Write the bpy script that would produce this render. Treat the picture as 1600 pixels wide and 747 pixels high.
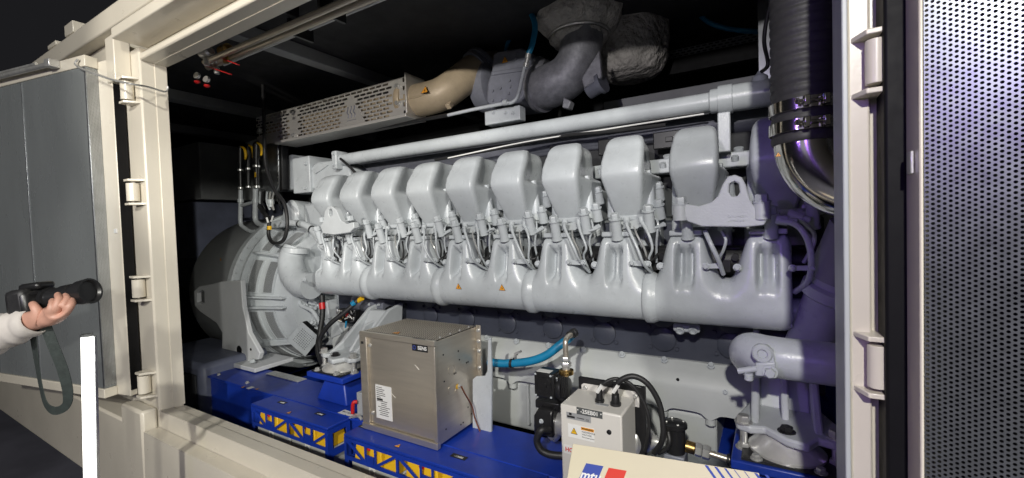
import bpy, bmesh, math, random
from mathutils import Vector, Matrix
random.seed(7)
for o in list(bpy.data.objects): bpy.data.objects.remove(o)
SC = bpy.context.scene
COL = SC.collection
V = Vector
# ------------------------------------------------------------------ camera
F, CX, CY = 679.0, 800.0, 373.5
RW = Matrix(((0.86103964, -0.01235405, -0.50838775),
             (0.5075157, -0.04247674, 0.86059488),
             (-0.03222649, -0.99902107, -0.03030429)))     # world <- (right, down, forward)
CAM = V((0, 0, 1.6))
cd = bpy.data.cameras.new('camera'); cam = bpy.data.objects.new('camera', cd); COL.objects.link(cam)
r_, d_, f_ = RW.col[0], RW.col[1], RW.col[2]
cam.matrix_world = Matrix(((r_[0], -d_[0], -f_[0], CAM[0]), (r_[1], -d_[1], -f_[1], CAM[1]), (r_[2], -d_[2], -f_[2], CAM[2]), (0, 0, 0, 1)))
cd.sensor_width = 36; cd.lens = 36 * F / 1600; cd.clip_start = 0.02; cd.clip_end = 100
SC.camera = cam
SC.render.resolution_x, SC.render.resolution_y = 1024, 478
# ------------------------------------------------------------------ light
w = bpy.data.worlds.new('World'); SC.world = w; w.use_nodes = True
w.node_tree.nodes['Background'].inputs[0].default_value = (0.5, 0.5, 0.56, 1)
w.node_tree.nodes['Background'].inputs[1].default_value = 0.022
SC.view_settings.view_transform = 'Standard'; SC.view_settings.look = 'None'
SC.view_settings.gamma = 1.0; SC.view_settings.exposure = 0.0
def lamp(name, loc, target, power, size, color):
    l = bpy.data.lights.new(name, 'AREA'); l.energy = power; l.shape = 'DISK'; l.size = size; l.color = color
    o = bpy.data.objects.new(name, l); COL.objects.link(o); o.location = loc
    o.rotation_euler = (V(target) - V(loc)).to_track_quat('-Z', 'Y').to_euler()
    return o
lamp('hall_lamp_key', (0.36, -2.5, 3.32), (-1.1, 1.5, 1.5), 140, 0.12, (1.0, 0.975, 0.895))
lamp('hall_lamp_side', (1.95, -2.2, 3.0), (-1.0, 1.5, 1.5), 84, 0.20, (1.0, 0.975, 0.895))
lamp('fill_soft', (-1.6, -4.2, 3.4), (-1.2, 1.2, 1.5), 8, 3.2, (0.95, 0.97, 1.0))  # added broad fill, gives the bare metal something to reflect
lamp('hall_lamp_violet', (-0.22, -2.75, 2.45), (0.2, 0.8, 1.75), 6, 0.55, (0.40, 0.16, 1.0))
lamp('hall_lamp_blue', (-0.05, -2.72, 2.88), (0.25, 0.8, 1.8), 4.5, 0.4, (0.14, 0.18, 1.0))

def spot(name, loc, target, power, deg, color):
    l = bpy.data.lights.new(name, 'SPOT'); l.energy = power; l.spot_size = math.radians(deg); l.spot_blend = .5; l.shadow_soft_size = .05; l.color = color
    o = bpy.data.objects.new(name, l); COL.objects.link(o); o.location = loc; o.rotation_euler = (V(target) - V(loc)).to_track_quat('-Z', 'Y').to_euler()
spot('fill_spot_alternator', (4.6, -2.4, 2.35), (-3.3, 1.55, 1.2), 620, 12, (1.0, 0.98, 0.9))  # added narrow fill that brightens the alternator, not a known fixture
spot('hall_spot_violet', (-1.7, -2.0, 2.3), (0.25, 0.9, 1.6), 62, 24, (0.36, 0.16, 1.0))
spot('fill_spot_exhaust', (-0.2, -2.7, 2.22), (-0.75, 2.0, 2.38), 230, 22, (1.0, 0.96, 0.94))  # added fill to lift the dim turbo and exhaust parts
spot('fill_spot_guard', (-0.6, -2.6, 2.22), (-2.15, 1.8, 2.34), 420, 30, (1.0, 0.95, 0.86))  # added fill aimed at the slotted guard, no such lamp known

def G(px, py, d):
    """point seen at photo pixel (px, py), d metres in front of the lens"""
    return CAM + (RW @ V(((px - CX) / F, (py - CY) / F, 1))) * d
def P(px, py, y):
    """point of the place seen at photo pixel (px, py) that lies at depth y"""
    d = RW @ V(((px - CX) / F, (py - CY) / F, 1))
    return CAM + d * (y / d.y)
def PX(px, py, x):
    d = RW @ V(((px - CX) / F, (py - CY) / F, 1)); return CAM + d * ((x - CAM.x) / d.x)
def PZ(px, py, z):
    d = RW @ V(((px - CX) / F, (py - CY) / F, 1)); return CAM + d * ((z - CAM.z) / d.z)
def rot(zdir, xh=None):
    z = V(zdir).normalized(); x = V(xh) if xh else (V((1, 0, 0)) if abs(z.x) < .9 else V((0, 1, 0)))
    y = z.cross(x).normalized(); x = y.cross(z)
    return Matrix((x, y, z)).transposed()
def M4(loc, zdir=(0, 0, 1), xh=None, s=1.0):
    return Matrix.Translation(V(loc)) @ rot(zdir, xh).to_4x4() @ Matrix.Diagonal((s, s, s, 1))
# ------------------------------------------------------------------ materials
MATS = {}
def mat(name, col, rough=.5, metal=0.0, vary=.06, vscale=6.0, bump=0.0, bscale=200.0, emit=None, stretch=None, spec=.5, coat=0.0, rvary=.12):
    m = bpy.data.materials.new(name); m.use_nodes = True; nt = m.node_tree; N = nt.nodes; b = N['Principled BSDF']
    b.inputs['Roughness'].default_value = rough; b.inputs['Metallic'].default_value = metal
    b.inputs['Specular IOR Level'].default_value = spec; b.inputs['Coat Weight'].default_value = coat; b.inputs['Coat Roughness'].default_value = .12
    tc = N.new('ShaderNodeTexCoord'); mp = N.new('ShaderNodeMapping'); nt.links.new(tc.outputs['Object'], mp.inputs[0])
    if stretch: mp.inputs['Scale'].default_value = stretch
    n = N.new('ShaderNodeTexNoise'); n.inputs['Scale'].default_value = vscale; n.inputs['Detail'].default_value = 6; n.inputs['Roughness'].default_value = .62
    nt.links.new(mp.outputs[0], n.inputs[0])
    r = N.new('ShaderNodeValToRGB'); r.color_ramp.elements[0].position = .3; r.color_ramp.elements[1].position = .7
    r.color_ramp.elements[0].color = tuple(max(0, c * (1 - vary)) for c in col) + (1,)
    r.color_ramp.elements[1].color = tuple(min(1, c * (1 + vary)) for c in col) + (1,)
    nt.links.new(n.outputs[0], r.inputs[0]); nt.links.new(r.outputs[0], b.inputs['Base Color'])
    mr = N.new('ShaderNodeMapRange'); mr.inputs['To Min'].default_value = max(.02, rough * (1 - rvary * 2)); mr.inputs['To Max'].default_value = min(1, rough * (1 + rvary * 2))
    n2 = N.new('ShaderNodeTexNoise'); n2.inputs['Scale'].default_value = vscale * 3.1; n2.inputs['Detail'].default_value = 4
    nt.links.new(mp.outputs[0], n2.inputs[0]); nt.links.new(n2.outputs[0], mr.inputs[0]); nt.links.new(mr.outputs[0], b.inputs['Roughness'])
    if bump:
        n3 = N.new('ShaderNodeTexNoise'); n3.inputs['Scale'].default_value = bscale; n3.inputs['Detail'].default_value = 3
        nt.links.new(mp.outputs[0], n3.inputs[0])
        bp = N.new('ShaderNodeBump'); bp.inputs['Strength'].default_value = bump; bp.inputs['Distance'].default_value = .002
        nt.links.new(n3.outputs[0], bp.inputs['Height']); nt.links.new(bp.outputs[0], b.inputs['Normal'])
    if emit:
        b.inputs['Emission Color'].default_value = tuple(emit[:3]) + (1,); b.inputs['Emission Strength'].default_value = emit[3]
    MATS[name] = m; return m
mat('engine_paint', (.455, .485, .505), .29, vary=.10, vscale=8, bump=.22, bscale=190)
mat('cast_paint', (.47, .495, .51), .42, vary=.07, vscale=9, bump=.35, bscale=160)
mat('pan_paint', (.50, .52, .515), .5, vary=.06, vscale=5, bump=.15, bscale=120)
mat('foot_paint', (.52, .535, .55), .45, vary=.06, vscale=5, bump=.1)
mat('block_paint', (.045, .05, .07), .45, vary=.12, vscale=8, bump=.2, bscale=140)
mat('plate_dark', (.075, .08, .082), .45, vary=.05)
mat('dish_steel', (.80, .79, .76), .24, .55, vary=.1, vscale=20)
mat('alt_paint', (.26, .272, .28), .45, vary=.06, vscale=5, bump=.1)
mat('cream_paint', (.64, .595, .50), .30, vary=.06, vscale=3, bump=.10, bscale=90, coat=.15)
mat('blue_paint', (.009, .038, .33), .36, vary=.22, vscale=6, bump=.12, bscale=150)
mat('stainless', (.62, .565, .48), .36, .8, vary=.07, vscale=5, stretch=(1, 1, 9), bump=.03, bscale=60)
mat('guard_steel', (.66, .64, .60), .42, .55, vary=.06, vscale=5, stretch=(1, 1, 9))
mat('polished', (.62, .60, .57), .14, 1.0, vary=.12, vscale=9)
mat('zinc', (.62, .62, .60), .30, .65, vary=.18, vscale=25)
mat('galvanised', (.48, .50, .52), .38, 1.0, vary=.15, vscale=14)
mat('perforated', (.23, .245, .25), .30, .85, vary=.10, vscale=20)
mat('cast_iron', (.30, .305, .33), .55, .35, vary=.25, vscale=30, bump=.6, bscale=120)
mat('iron_grey', (.19, .20, .24), .5, .2, vary=.15, vscale=20, bump=.3, bscale=120)
mat('tan_cast', (.42, .34, .23), .5, .1, vary=.12, vscale=14, bump=.4, bscale=120)
mat('insulation', (.46, .44, .41), .6, vary=.2, vscale=9, bump=.9, bscale=28)
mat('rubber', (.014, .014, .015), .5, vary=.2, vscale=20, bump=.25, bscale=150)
mat('hose_rubber', (.030, .030, .029), .6, vary=.2, vscale=12, bump=.3, bscale=140)
mat('black_plastic', (.012, .012, .013), .35, vary=.1, vscale=20)
mat('black_paint', (.004, .004, .005), .6, spec=.2, vary=.2, vscale=12)
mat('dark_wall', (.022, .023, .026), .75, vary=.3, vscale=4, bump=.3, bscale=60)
mat('dark_panel', (.26, .27, .275), .6, vary=.2, vscale=4)
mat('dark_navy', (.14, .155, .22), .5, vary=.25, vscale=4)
mat('door_sheet', (.27, .29, .295), .28, .4, vary=.10, vscale=4, stretch=(1, 1, .25))
mat('yellow', (.80, .47, .015), .4, vary=.06)
mat('orange', (.80, .34, .03), .45, vary=.06)
mat('red', (.50, .012, .012), .4, vary=.08)
mat('red_print', (.62, .05, .035), .5, vary=.05)
mat('blue_print', (.045, .075, .34), .5, vary=.05)
mat('white_print', (.74, .74, .72), .5, vary=.03)
mat('grey_print', (.34, .36, .37), .45, vary=.05)
mat('black_print', (.015, .015, .016), .5, vary=.05)
mat('label_silver', (.42, .43, .44), .4, .4, vary=.08)
mat('battery_grey', (.44, .455, .44), .5, vary=.08, vscale=9, bump=.1)
mat('box_white', (.62, .60, .56), .42, vary=.03, bump=.12, bscale=240)
mat('card', (.60, .55, .41), .55, vary=.025, vscale=8)
mat('hose_blue', (.008, .20, .38), .42, vary=.12, vscale=15, bump=.2, bscale=200)
mat('brass', (.52, .34, .12), .32, 1.0, vary=.15, vscale=20)
mat('copper', (.60, .24, .12), .35, 1.0, vary=.15, vscale=30)
mat('skin', (.46, .25, .185), .5, vary=.12, vscale=30, bump=.2, bscale=180)
mat('sleeve', (.48, .45, .42), .8, vary=.08, vscale=20, bump=.5, bscale=60)
mat('strap_cloth', (.02, .028, .026), .8, vary=.25, vscale=60, bump=.3, bscale=300)
mat('led', (.9, .9, .9), .4, emit=(1.0, .97, .90, 2.6))
mat('hall_floor', (.13, .13, .16), .4, vary=.25, vscale=2)
mat('hall_back', (.025, .022, .020), .8, vary=.4, vscale=1.5)
mat('plastic_film', (.10, .10, .10), .25, vary=.4, vscale=14, bump=1.0, bscale=16)
for n_ in MATS['insulation'].node_tree.nodes:
    if n_.type == 'BUMP': n_.inputs['Distance'].default_value = .03
# ------------------------------------------------------------------ mesh builder
class MB:
    def __init__(s): s.v = []; s.f = []
    def add(s, vs, fs):
        k = len(s.v); s.v += [tuple(v) for v in vs]; s.f += [tuple(i + k for i in f) for f in fs]; return s
    def hexa(s, c8):
        return s.add(c8, [(0, 3, 2, 1), (4, 5, 6, 7), (0, 1, 5, 4), (1, 2, 6, 5), (2, 3, 7, 6), (3, 0, 4, 7)])
    def box(s, x0, x1, y0, y1, z0, z1, m=None):
        c = [V(p) for p in ((x0, y0, z0), (x1, y0, z0), (x1, y1, z0), (x0, y1, z0), (x0, y0, z1), (x1, y0, z1), (x1, y1, z1), (x0, y1, z1))]
        if m: c = [m @ p for p in c]
        return s.hexa(c)
    def bar(s, a, b, w, h, up=(0, 0, 1)):
        a, b = V(a), V(b); d = (b - a).normalized(); u = V(up); sd = d.cross(u).normalized(); u = sd.cross(d)
        c = []
        for p in (a, b):
            c += [p - sd * w / 2 - u * h / 2, p + sd * w / 2 - u * h / 2, p + sd * w / 2 + u * h / 2, p - sd * w / 2 + u * h / 2]
        return s.hexa(c)
    def prism(s, poly, ext):
        e = V(ext); n = len(poly); vs = [V(p) for p in poly] + [V(p) + e for p in poly]
        fs = [tuple(range(n))[::-1], tuple(range(n, 2 * n))] + [(i, (i + 1) % n, n + (i + 1) % n, n + i) for i in range(n)]
        return s.add(vs, fs)
    def loft(s, rings, cap=True, closed=True):
        k = len(rings[0]); vs = [p for r in rings for p in r]; fs = []
        for i in range(len(rings) - 1):
            for j in range(k if closed else k - 1):
                a = i * k + j; b = i * k + (j + 1) % k; fs.append((a, b, b + k, a + k))
        if cap: fs += [tuple(range(k))[::-1], tuple(range((len(rings) - 1) * k, len(rings) * k))]
        return s.add(vs, fs)
    def lathe(s, prof, o=(0, 0, 0), d=(0, 0, 1), seg=24, cap=True, a0=0, a1=None):
        R = rot(d); o = V(o); full = a1 is None
        rings = []
        for t, r in prof:
            ring = []
            for i in range(seg if full else seg + 1):
                a = a0 + (2 * math.pi if full else a1 - a0) * i / seg
                ring.append(o + R @ V((r * math.cos(a), r * math.sin(a), t)))
            rings.append(ring)
        return s.loft(rings, cap and full, full)
    def tube(s, pts, r, seg=10, n=6, cap=True):
        pts = [V(p) for p in pts]
        rs = r if isinstance(r, (list, tuple)) else [r] * len(pts)
        path = []; rad = []
        if n > 1 and len(pts) > 2:
            for i in range(len(pts) - 1):
                p0 = pts[max(i - 1, 0)]; p1 = pts[i]; p2 = pts[i + 1]; p3 = pts[min(i + 2, len(pts) - 1)]
                for k in range(n):
                    t = k / n
                    path.append(.5 * ((2 * p1) + (p2 - p0) * t + (2 * p0 - 5 * p1 + 4 * p2 - p3) * t * t + (3 * p1 - p0 - 3 * p2 + p3) * t ** 3))
                    rad.append(rs[i] * (1 - t) + rs[i + 1] * t)
            path.append(pts[-1]); rad.append(rs[-1])
        else: path, rad = pts, list(rs)
        nrm = None; rings = []
        for i, p in enumerate(path):
            d = (path[min(i + 1, len(path) - 1)] - path[max(i - 1, 0)]).normalized()
            if nrm is None: nrm = d.orthogonal().normalized()
            nrm = (nrm - d * nrm.dot(d)).normalized(); b = d.cross(nrm)
            rings.append([p + (nrm * math.cos(2 * math.pi * j / seg) + b * math.sin(2 * math.pi * j / seg)) * rad[i] for j in range(seg)])
        return s.loft(rings, cap)
    def hexbolt(s, o, d=(0, 0, 1), r=.012, h=.012, washer=True):
        o = V(o); d = V(d).normalized(); R = rot(d)
        if washer: s.lathe([(0, r * 1.35), (h * .22, r * 1.35)], o, d, 16)
        k = h * .22 if washer else 0
        rings = []
        for t, rr in ((k, r), (k + h * .8, r), (k + h, r * .86)):
            rings.append([o + R @ V((rr * math.cos(math.pi / 3 * i + .3), rr * math.sin(math.pi / 3 * i + .3), t)) for i in range(6)])
        return s.loft(rings)
    def mesh(s, name):
        me = bpy.data.meshes.new(name); me.from_pydata(s.v, [], s.f)
        bm = bmesh.new(); bm.from_mesh(me); bmesh.ops.recalc_face_normals(bm, faces=bm.faces); bm.to_mesh(me); bm.free()
        return me
    def build(s, name, m, parent=None, bevel=0, smooth=True, ang=38, sub=0, world=None, solid=0):
        me = s.mesh(name); me.materials.append(MATS[m])
        if smooth:
            me.polygons.foreach_set('use_smooth', [True] * len(me.polygons))
            if not sub: me.set_sharp_from_angle(angle=math.radians(ang))
        o = bpy.data.objects.new(name, me); COL.objects.link(o); place(o, parent, world or Matrix())
        if sub:
            md = o.modifiers.new('s', 'SUBSURF'); md.levels = md.render_levels = sub
        if solid:
            md = o.modifiers.new('t', 'SOLIDIFY'); md.thickness = solid; md.offset = 0
        if bevel:
            md = o.modifiers.new('b', 'BEVEL'); md.width = bevel; md.segments = 2; md.limit_method = 'ANGLE'; md.angle_limit = math.radians(40)
        return o
WM = {}
def place(o, parent, world):
    WM[o.name] = world
    if parent is not None:
        o.parent = parent; o.matrix_parent_inverse = WM[parent.name].inverted()
    o.matrix_basis = world
def thing(name, label, cat, loc, group=None):
    o = bpy.data.objects.new(name, None); COL.objects.link(o); o.empty_display_size = .05
    place(o, None, Matrix.Translation(V(loc))); return tag(o, label, cat, group)
def tag(o, label, cat, group=None):
    o['label'] = label; o['category'] = cat
    if group: o['group'] = group
    return o
def inst(name, me, parent, world):
    o = bpy.data.objects.new(name, me); COL.objects.link(o); place(o, parent, world); return o
def clone(o, parent, world):
    c = o.copy(); COL.objects.link(c); place(c, parent, world); return c
def shared(mb, name, m, ang=38):
    me = mb.mesh(name); me.materials.append(MATS[m]); me.polygons.foreach_set('use_smooth', [True] * len(me.polygons)); me.set_sharp_from_angle(angle=math.radians(ang)); return me
BOLT_Z = shared(MB().hexbolt((0, 0, 0), r=1, h=1.0), 'bolt', 'zinc')
BOLT_P = shared(MB().hexbolt((0, 0, 0), r=1, h=1.1), 'bolt', 'engine_paint')
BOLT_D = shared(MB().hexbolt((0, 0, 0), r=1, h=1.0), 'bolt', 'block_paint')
def bolt(parent, loc, d=(0, -1, 0), r=.008, painted=True, name='bolt'):
    return inst(name, BOLT_P if painted else BOLT_Z, parent, M4(loc, d, None, r))
def text(body, parent, loc, right, up, size, m, name='lettering', align='CENTER', bold=False, shear=0, depth=.0004, sx=1.0):
    c = bpy.data.curves.new('t', 'FONT'); c.body = body; c.size = size; c.align_x = align; c.align_y = 'CENTER'; c.extrude = depth; c.shear = shear; c.resolution_u = 3
    if bold: c.offset = size * .022
    t = bpy.data.objects.new('t', c); COL.objects.link(t)
    me = bpy.data.meshes.new_from_object(t.evaluated_get(bpy.context.evaluated_depsgraph_get())); bpy.data.objects.remove(t)
    me.materials.clear(); me.materials.append(MATS[m])
    r = V(right).normalized(); u = V(up); u = (u - r * u.dot(r)).normalized(); n = r.cross(u)
    W = Matrix((r * sx, u, n)).transposed().to_4x4(); W.translation = V(loc)
    return inst(name, me, parent, W)
def plate(parent, c, right, up, w, h, m, name='sticker', t=.0012, rnd=0):
    """thin card lying on a surface, centre c, proud by t"""
    r = V(right).normalized(); u = V(up); u = (u - r * u.dot(r)).normalized(); n = r.cross(u); c = V(c)
    q = [c + r * a * w / 2 + u * b * h / 2 for a, b in ((-1, -1), (1, -1), (1, 1), (-1, 1))]
    return MB().prism(q, n * t).build(name, m, parent, smooth=False)
def warn(parent, c, right, up, s, name='warning_sticker'):
    r = V(right).normalized(); u = V(up); u = (u - r * u.dot(r)).normalized(); n = r.cross(u); c = V(c)
    tri = lambda k: [c + r * (-.58 * k) + u * (-.4 * k), c + r * (.58 * k) + u * (-.4 * k), c + u * (.6 * k)]
    o = MB().prism(tri(s), n * .001).build(name, 'black_print', parent, smooth=False)
    MB().prism([p + n * .001 for p in tri(s * .86)], n * .0005).build('sticker_face', 'orange', o, smooth=False)
    k = s * .86
    MB().prism([c + n * .0015 + r * a * k + u * b * k for a, b in ((-.05, -.25), (.05, -.25), (.16, .05), (.04, .02), (.08, .25), (-.1, -.05), (.0, -.04))], n * .0004).build('symbol', 'black_print', o, smooth=False)
    return o
def perforated(nc, nr, pc, prow, rx, ry, fn, thick, nseg=8, stagger=.5, horiz=False, slot=0, skip=None):
    """sheet with real holes; fn(u, v, w) maps sheet metres to world; staggered columns (or rows)"""
    mb = MB()
    outer = [(-.5, -.5), (0, -.5), (.5, -.5), (.5, 0), (.5, .5), (0, .5), (-.5, .5), (-.5, 0)]
    for i in range(nc):
        for j in range(nr):
            cu = (i + .5 + (stagger if horiz and j % 2 else 0)) * pc; cv = (j + .5 + (stagger if not horiz and i % 2 else 0)) * prow
            O = [(cu + a * pc, cv + b * prow) for a, b in outer]
            if skip and skip(cu, cv):
                mb.add([fn(a, b, 0) for a, b in (O[0], O[2], O[4], O[6])], [(0, 1, 2, 3)]); continue
            H = []
            for a, b in outer:
                if slot: H.append((cu + a * 2 * rx, cv + b * 2 * ry))
                else:
                    l = math.hypot(a, b); H.append((cu + a / l * rx, cv + b / l * ry))
            vs = [fn(a, b, 0) for a, b in O] + [fn(a, b, 0) for a, b in H] + [fn(a, b, thick) for a, b in H]
            fs = []
            for k in range(8):
                q = (k + 1) % 8; fs += [(k, q, 8 + q, 8 + k), (8 + k, 8 + q, 16 + q, 16 + k)]
            mb.add(vs, fs)
    return mb
def flat_build(mb, name, m, parent):
    me = bpy.data.meshes.new(name); me.from_pydata(mb.v, [], mb.f); me.materials.append(MATS[m])
    o = bpy.data.objects.new(name, me); COL.objects.link(o); place(o, parent, Matrix()); return o
X1, Y1, Z1 = V((1, 0, 0)), V((0, 1, 0)), V((0, 0, 1))
# ================================================================== SETTING
def struct(o): o['kind'] = 'structure'; return o
struct(MB().box(-14, 8, -8, 12, -.06, 0).build('hall_floor', 'hall_floor', smooth=False))
struct(MB().box(-14, 8, 11, 11.2, 0, 8).build('hall_wall', 'hall_back', smooth=False))
pc = P(120, 20, 5.0)
tag(MB().box(pc.x - .45, pc.x + .45, 5, 5.6, 0, 7).build('hall_pillar', 'dark_wall', bevel=.02), 'dark square hall pillar rising behind the cream roof rail', 'pillar')
# ================================================================== CONTAINER
CT = thing('generator_container', 'cream painted steel generator container with its side doors swung open', 'container', (-1.2, .9, .3))
MB().box(-5.8, 1.5, .80, .98, 2.545, 2.64).build('roof_rail', 'cream_paint', CT, bevel=.008)
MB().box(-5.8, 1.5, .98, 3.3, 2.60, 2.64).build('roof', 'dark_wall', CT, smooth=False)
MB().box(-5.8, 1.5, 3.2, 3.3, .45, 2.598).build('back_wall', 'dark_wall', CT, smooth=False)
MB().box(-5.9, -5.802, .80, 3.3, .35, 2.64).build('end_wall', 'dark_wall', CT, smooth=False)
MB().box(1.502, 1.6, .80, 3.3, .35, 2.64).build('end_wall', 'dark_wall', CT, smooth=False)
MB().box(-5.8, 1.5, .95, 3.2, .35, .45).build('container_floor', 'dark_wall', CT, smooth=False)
MB().box(-5.8, -2.552, .86, .95, .80, 2.543).build('side_wall', 'cream_paint', CT, smooth=False)
MB().box(-5.8, -2.40, .80, .947, .345, .74).build('bottom_rail', 'cream_paint', CT, bevel=.01)
hd = MB().box(-2.39, 1.4, .76, .884, 2.447, 2.493).build('header_lip', 'cream_paint', CT, bevel=.004)
MB().box(-2.388, 1.4, .885, .945, 2.40, 2.543).build('header_panel', 'cream_paint', CT, smooth=False)
MB().box(-2.388, 1.4, .83, .883, 2.494, 2.544).build('header_filler', 'cream_paint', CT, smooth=False)
bm_ = MB().box(-2.386, .104, .85, .95, 2.385, 2.414).build('header_beam', 'cream_paint', CT, bevel=.006)
MB().box(-2.384, .10, .902, .953, 2.3825, 2.3852).build('weld_strip', 'cream_paint', bm_, bevel=.001)
# left post with jamb
po = MB().box(-2.552, -2.388, .85, .95, .50, 2.446).build('hinge_post', 'cream_paint', CT, bevel=.008)
MB().box(-2.39, -2.3845, .905, .952, .81, 2.384).build('weld_strip', 'cream_paint', po, bevel=.0015)
MB().box(-2.56, -2.47, .79, .85, 2.30, 2.50).build('corner_block', 'cream_paint', po, bevel=.004)
MB().box(-2.62, -2.395, .786, .848, .40, .83).build('corner_block', 'cream_paint', po, bevel=.012)
# sill
sl = MB().prism([(-2.384, .952, .50), (-2.384, .952, .803), (-2.384, .905, .806), (-2.384, .903, .811), (-2.384, .85, .817), (-2.384, .846, .742), (-2.384, .788, .744), (-2.384, .78, .34), (-2.384, .90, .34)], (3.6, 0, 0)).build('sill', 'cream_paint', CT, bevel=.010)
# right post
MB().box(.1075, .134, .845, .95, .817, 2.446).build('hinge_post', 'cream_paint', CT, bevel=.003)
MB().box(.1345, .60, .862, .95, .817, 2.446).build('post_recess', 'cream_paint', CT, bevel=.003)
MB().box(.0995, .107, .838, .945, .82, 2.383).build('edge_trim', 'grey_print', CT, bevel=.002)
MB().box(.1435, .180, .8055, .861, .75, 2.55).build('rubber_seal', 'black_paint', CT, bevel=.004)
# hinges
def hinge(x, y, zc, h, r, sgn):
    hg = MB().lathe([(-h * .40, r), (h * .40, r)], (x, y, zc), Z1, 20).build('hinge', 'cream_paint', CT, bevel=.001)
    for s in (-1, 1):
        z = zc + s * h * .48
        q = [(x - sgn * r * 2.6, y + .03, z), (x - sgn * r * 1.0, y - r * 1.05, z), (x + sgn * r * .9, y - r * 1.05, z), (x + sgn * r * 1.3, y + .045, z), (x - sgn * r * 2.6, y + .045, z)]
        MB().prism(q, (0, 0, h * .10 * s)).build('hinge_tab', 'cream_paint', hg, bevel=.0015)
    MB().box(min(x, x + sgn * r * 2.3), max(x, x + sgn * r * 2.3), y + r * .2, y + r * .75, zc - h * .40, zc + h * .40).build('hinge_leaf', 'cream_paint', hg, bevel=.002)
for zc in (1.822, 1.373): hinge(.138, .828, zc, .080, .0125, 1)
for zc in (2.255, 1.805, 1.372, .935): hinge(-2.455, .825, zc, .10, .024, -1)
# ---- right door (open, perforated lining)
A = math.radians(12); dR = V((math.cos(A), -math.sin(A), 0)); nR = V((-math.sin(A), -math.cos(A), 0)); HR = V((.1672, .747, 0))
def doorR(u, z, t): return HR + dR * u + nR * t + Z1 * z
def slab(fn, u0, u1, z0, z1, t0, t1):
    return MB().hexa([fn(u0, z0, t0), fn(u1, z0, t0), fn(u1, z0, t1), fn(u0, z0, t1), fn(u0, z1, t0), fn(u1, z1, t0), fn(u1, z1, t1), fn(u0, z1, t1)])
DR = MB().prism([(.1660, .803, .80), (.1672, .747, .80), (.1708, .7462, .80), (.19, .803, .80)], (0, 0, 1.66)).build('door', 'cream_paint', CT, bevel=.004)
DR['label'] = 'open right door lined with bright perforated metal sheet'
slab(doorR, .022, .95, .80, 2.46, -.045, -.024).build('door_skin', 'black_paint', DR, smooth=False)
MB().box(.1625, .1662, .765, .785, 1.652, 1.682).build('door_clip', 'zinc', DR, bevel=.001)
pf = perforated(44, 205, .0053, .00615, .00195, .00195, lambda u, v, q: doorR(.0045 + u, 1.02 + v, .0 - q), .0014)
flat_build(pf, 'perforated_sheet', 'perforated', DR)
slab(doorR, .2381, .95, .85, 2.45, -.0237, .0).build('lining_sheet', 'perforated', DR, smooth=False)
# ---- left door (open, raised lined panel)
A2 = math.radians(11); dL = V((-math.cos(A2), -math.sin(A2), 0)); nL = V((math.sin(A2), -math.cos(A2), 0)); HL = V((-2.538, .80, 0))
def doorL(u, z, t): return HL + dL * u + nL * t + Z1 * z
DL = slab(doorL, 0, 1.40, .872, 2.41, -.03, 0).build('door', 'cream_paint', CT, bevel=.004)
DL['label'] = 'open left door with dark grey sheet metal inner lining'
slab(doorL, -.0035, -.0002, .90, 2.36, -.045, -.003).build('rubber_seal', 'black_paint', DL, smooth=False)
slab(doorL, .096, 1.38, .915, 2.375, .0003, .045).build('inner_panel', 'door_sheet', DL, bevel=.002)
slab(doorL, .09, 1.39, .872, .9145, .0003, .052).build('bottom_channel', 'cream_paint', DL, bevel=.003)
slab(doorL, .09, 1.39, 2.3755, 2.425, .0003, .050).build('top_channel', 'cream_paint', DL, bevel=.003)
pf = perforated(8, 232, .0055, .0062, .0017, .0017, lambda u, v, q: doorL(.0945 + q, .925 + v, .001 + u), .0012)
flat_build(pf, 'perforated_edge', 'galvanised', DL)
for u in (.60, 1.06):
    slab(doorL, u, u + .006, .917, 2.373, .0453, .0475).build('seam_strip', 'galvanised', DL, bevel=.0005)
slab(doorL, .0965, .105, .917, 2.373, .0452, .047).build('corner_strip', 'galvanised', DL, bevel=.0005)
MB().tube([doorL(.30, 2.405, .075), doorL(1.35, 2.412, .075)], .011, 12, 1).tube([doorL(.42, 2.428, .066), doorL(1.35, 2.436, .066)], .007, 10, 1).build('door_stay', 'zinc', DL)
slab(doorL, .27, .31, 2.39, 2.425, .0503, .09).build('stay_bracket', 'zinc', DL, bevel=.002)
slab(doorL, .02, .04, 1.625, 1.645, .0003, .006).build('door_clip', 'white_print', DL, bevel=.001)
wire = [doorL(.115, 2.405, .06), doorL(.11, 2.37, .068), PZ(165, 118, 2.33) * 1, V((-2.39, .80, 2.262)), V((-2.375, .86, 2.25)), V((-2.36, .93, 2.262)), V((-2.365, .945, 2.29))]
wire[2] = P(167, 122, .74)
wire[3] = P(205, 131, .775); wire[4] = P(232, 136, .85)
MB().tube(wire, .0042, 8, 8).build('stay_cable', 'zinc', DL)
# rail fittings
for a, b, c, d in ((P(118, 24, .83), .05, .05, .05),):
    MB().box(a.x - .06, a.x + .06, .80, .90, 2.642, 2.70).build('rail_lug', 'cream_paint', CT, bevel=.004)
a = P(100, 42, .85); MB().box(a.x - .08, a.x + .05, .80, .90, 2.642, 2.665).build('rail_lug', 'cream_paint', CT, bevel=.004)
a = P(142, 14, .86); MB().tube([(a.x - .05, .86, 2.67), (a.x + .07, .86, 2.67)], .018, 12, 1).build('rail_pin', 'zinc', CT)
# roof beams seen inside
for x0, x1, py in ((-4.6, -4.5, 0), (-3.55, -3.45, 0), (-2.2, -2.12, 0)):
    MB().box(x0, x1, .99, 3.19, 2.53, 2.598).build('roof_beam', 'dark_panel', CT, bevel=.004)
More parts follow.
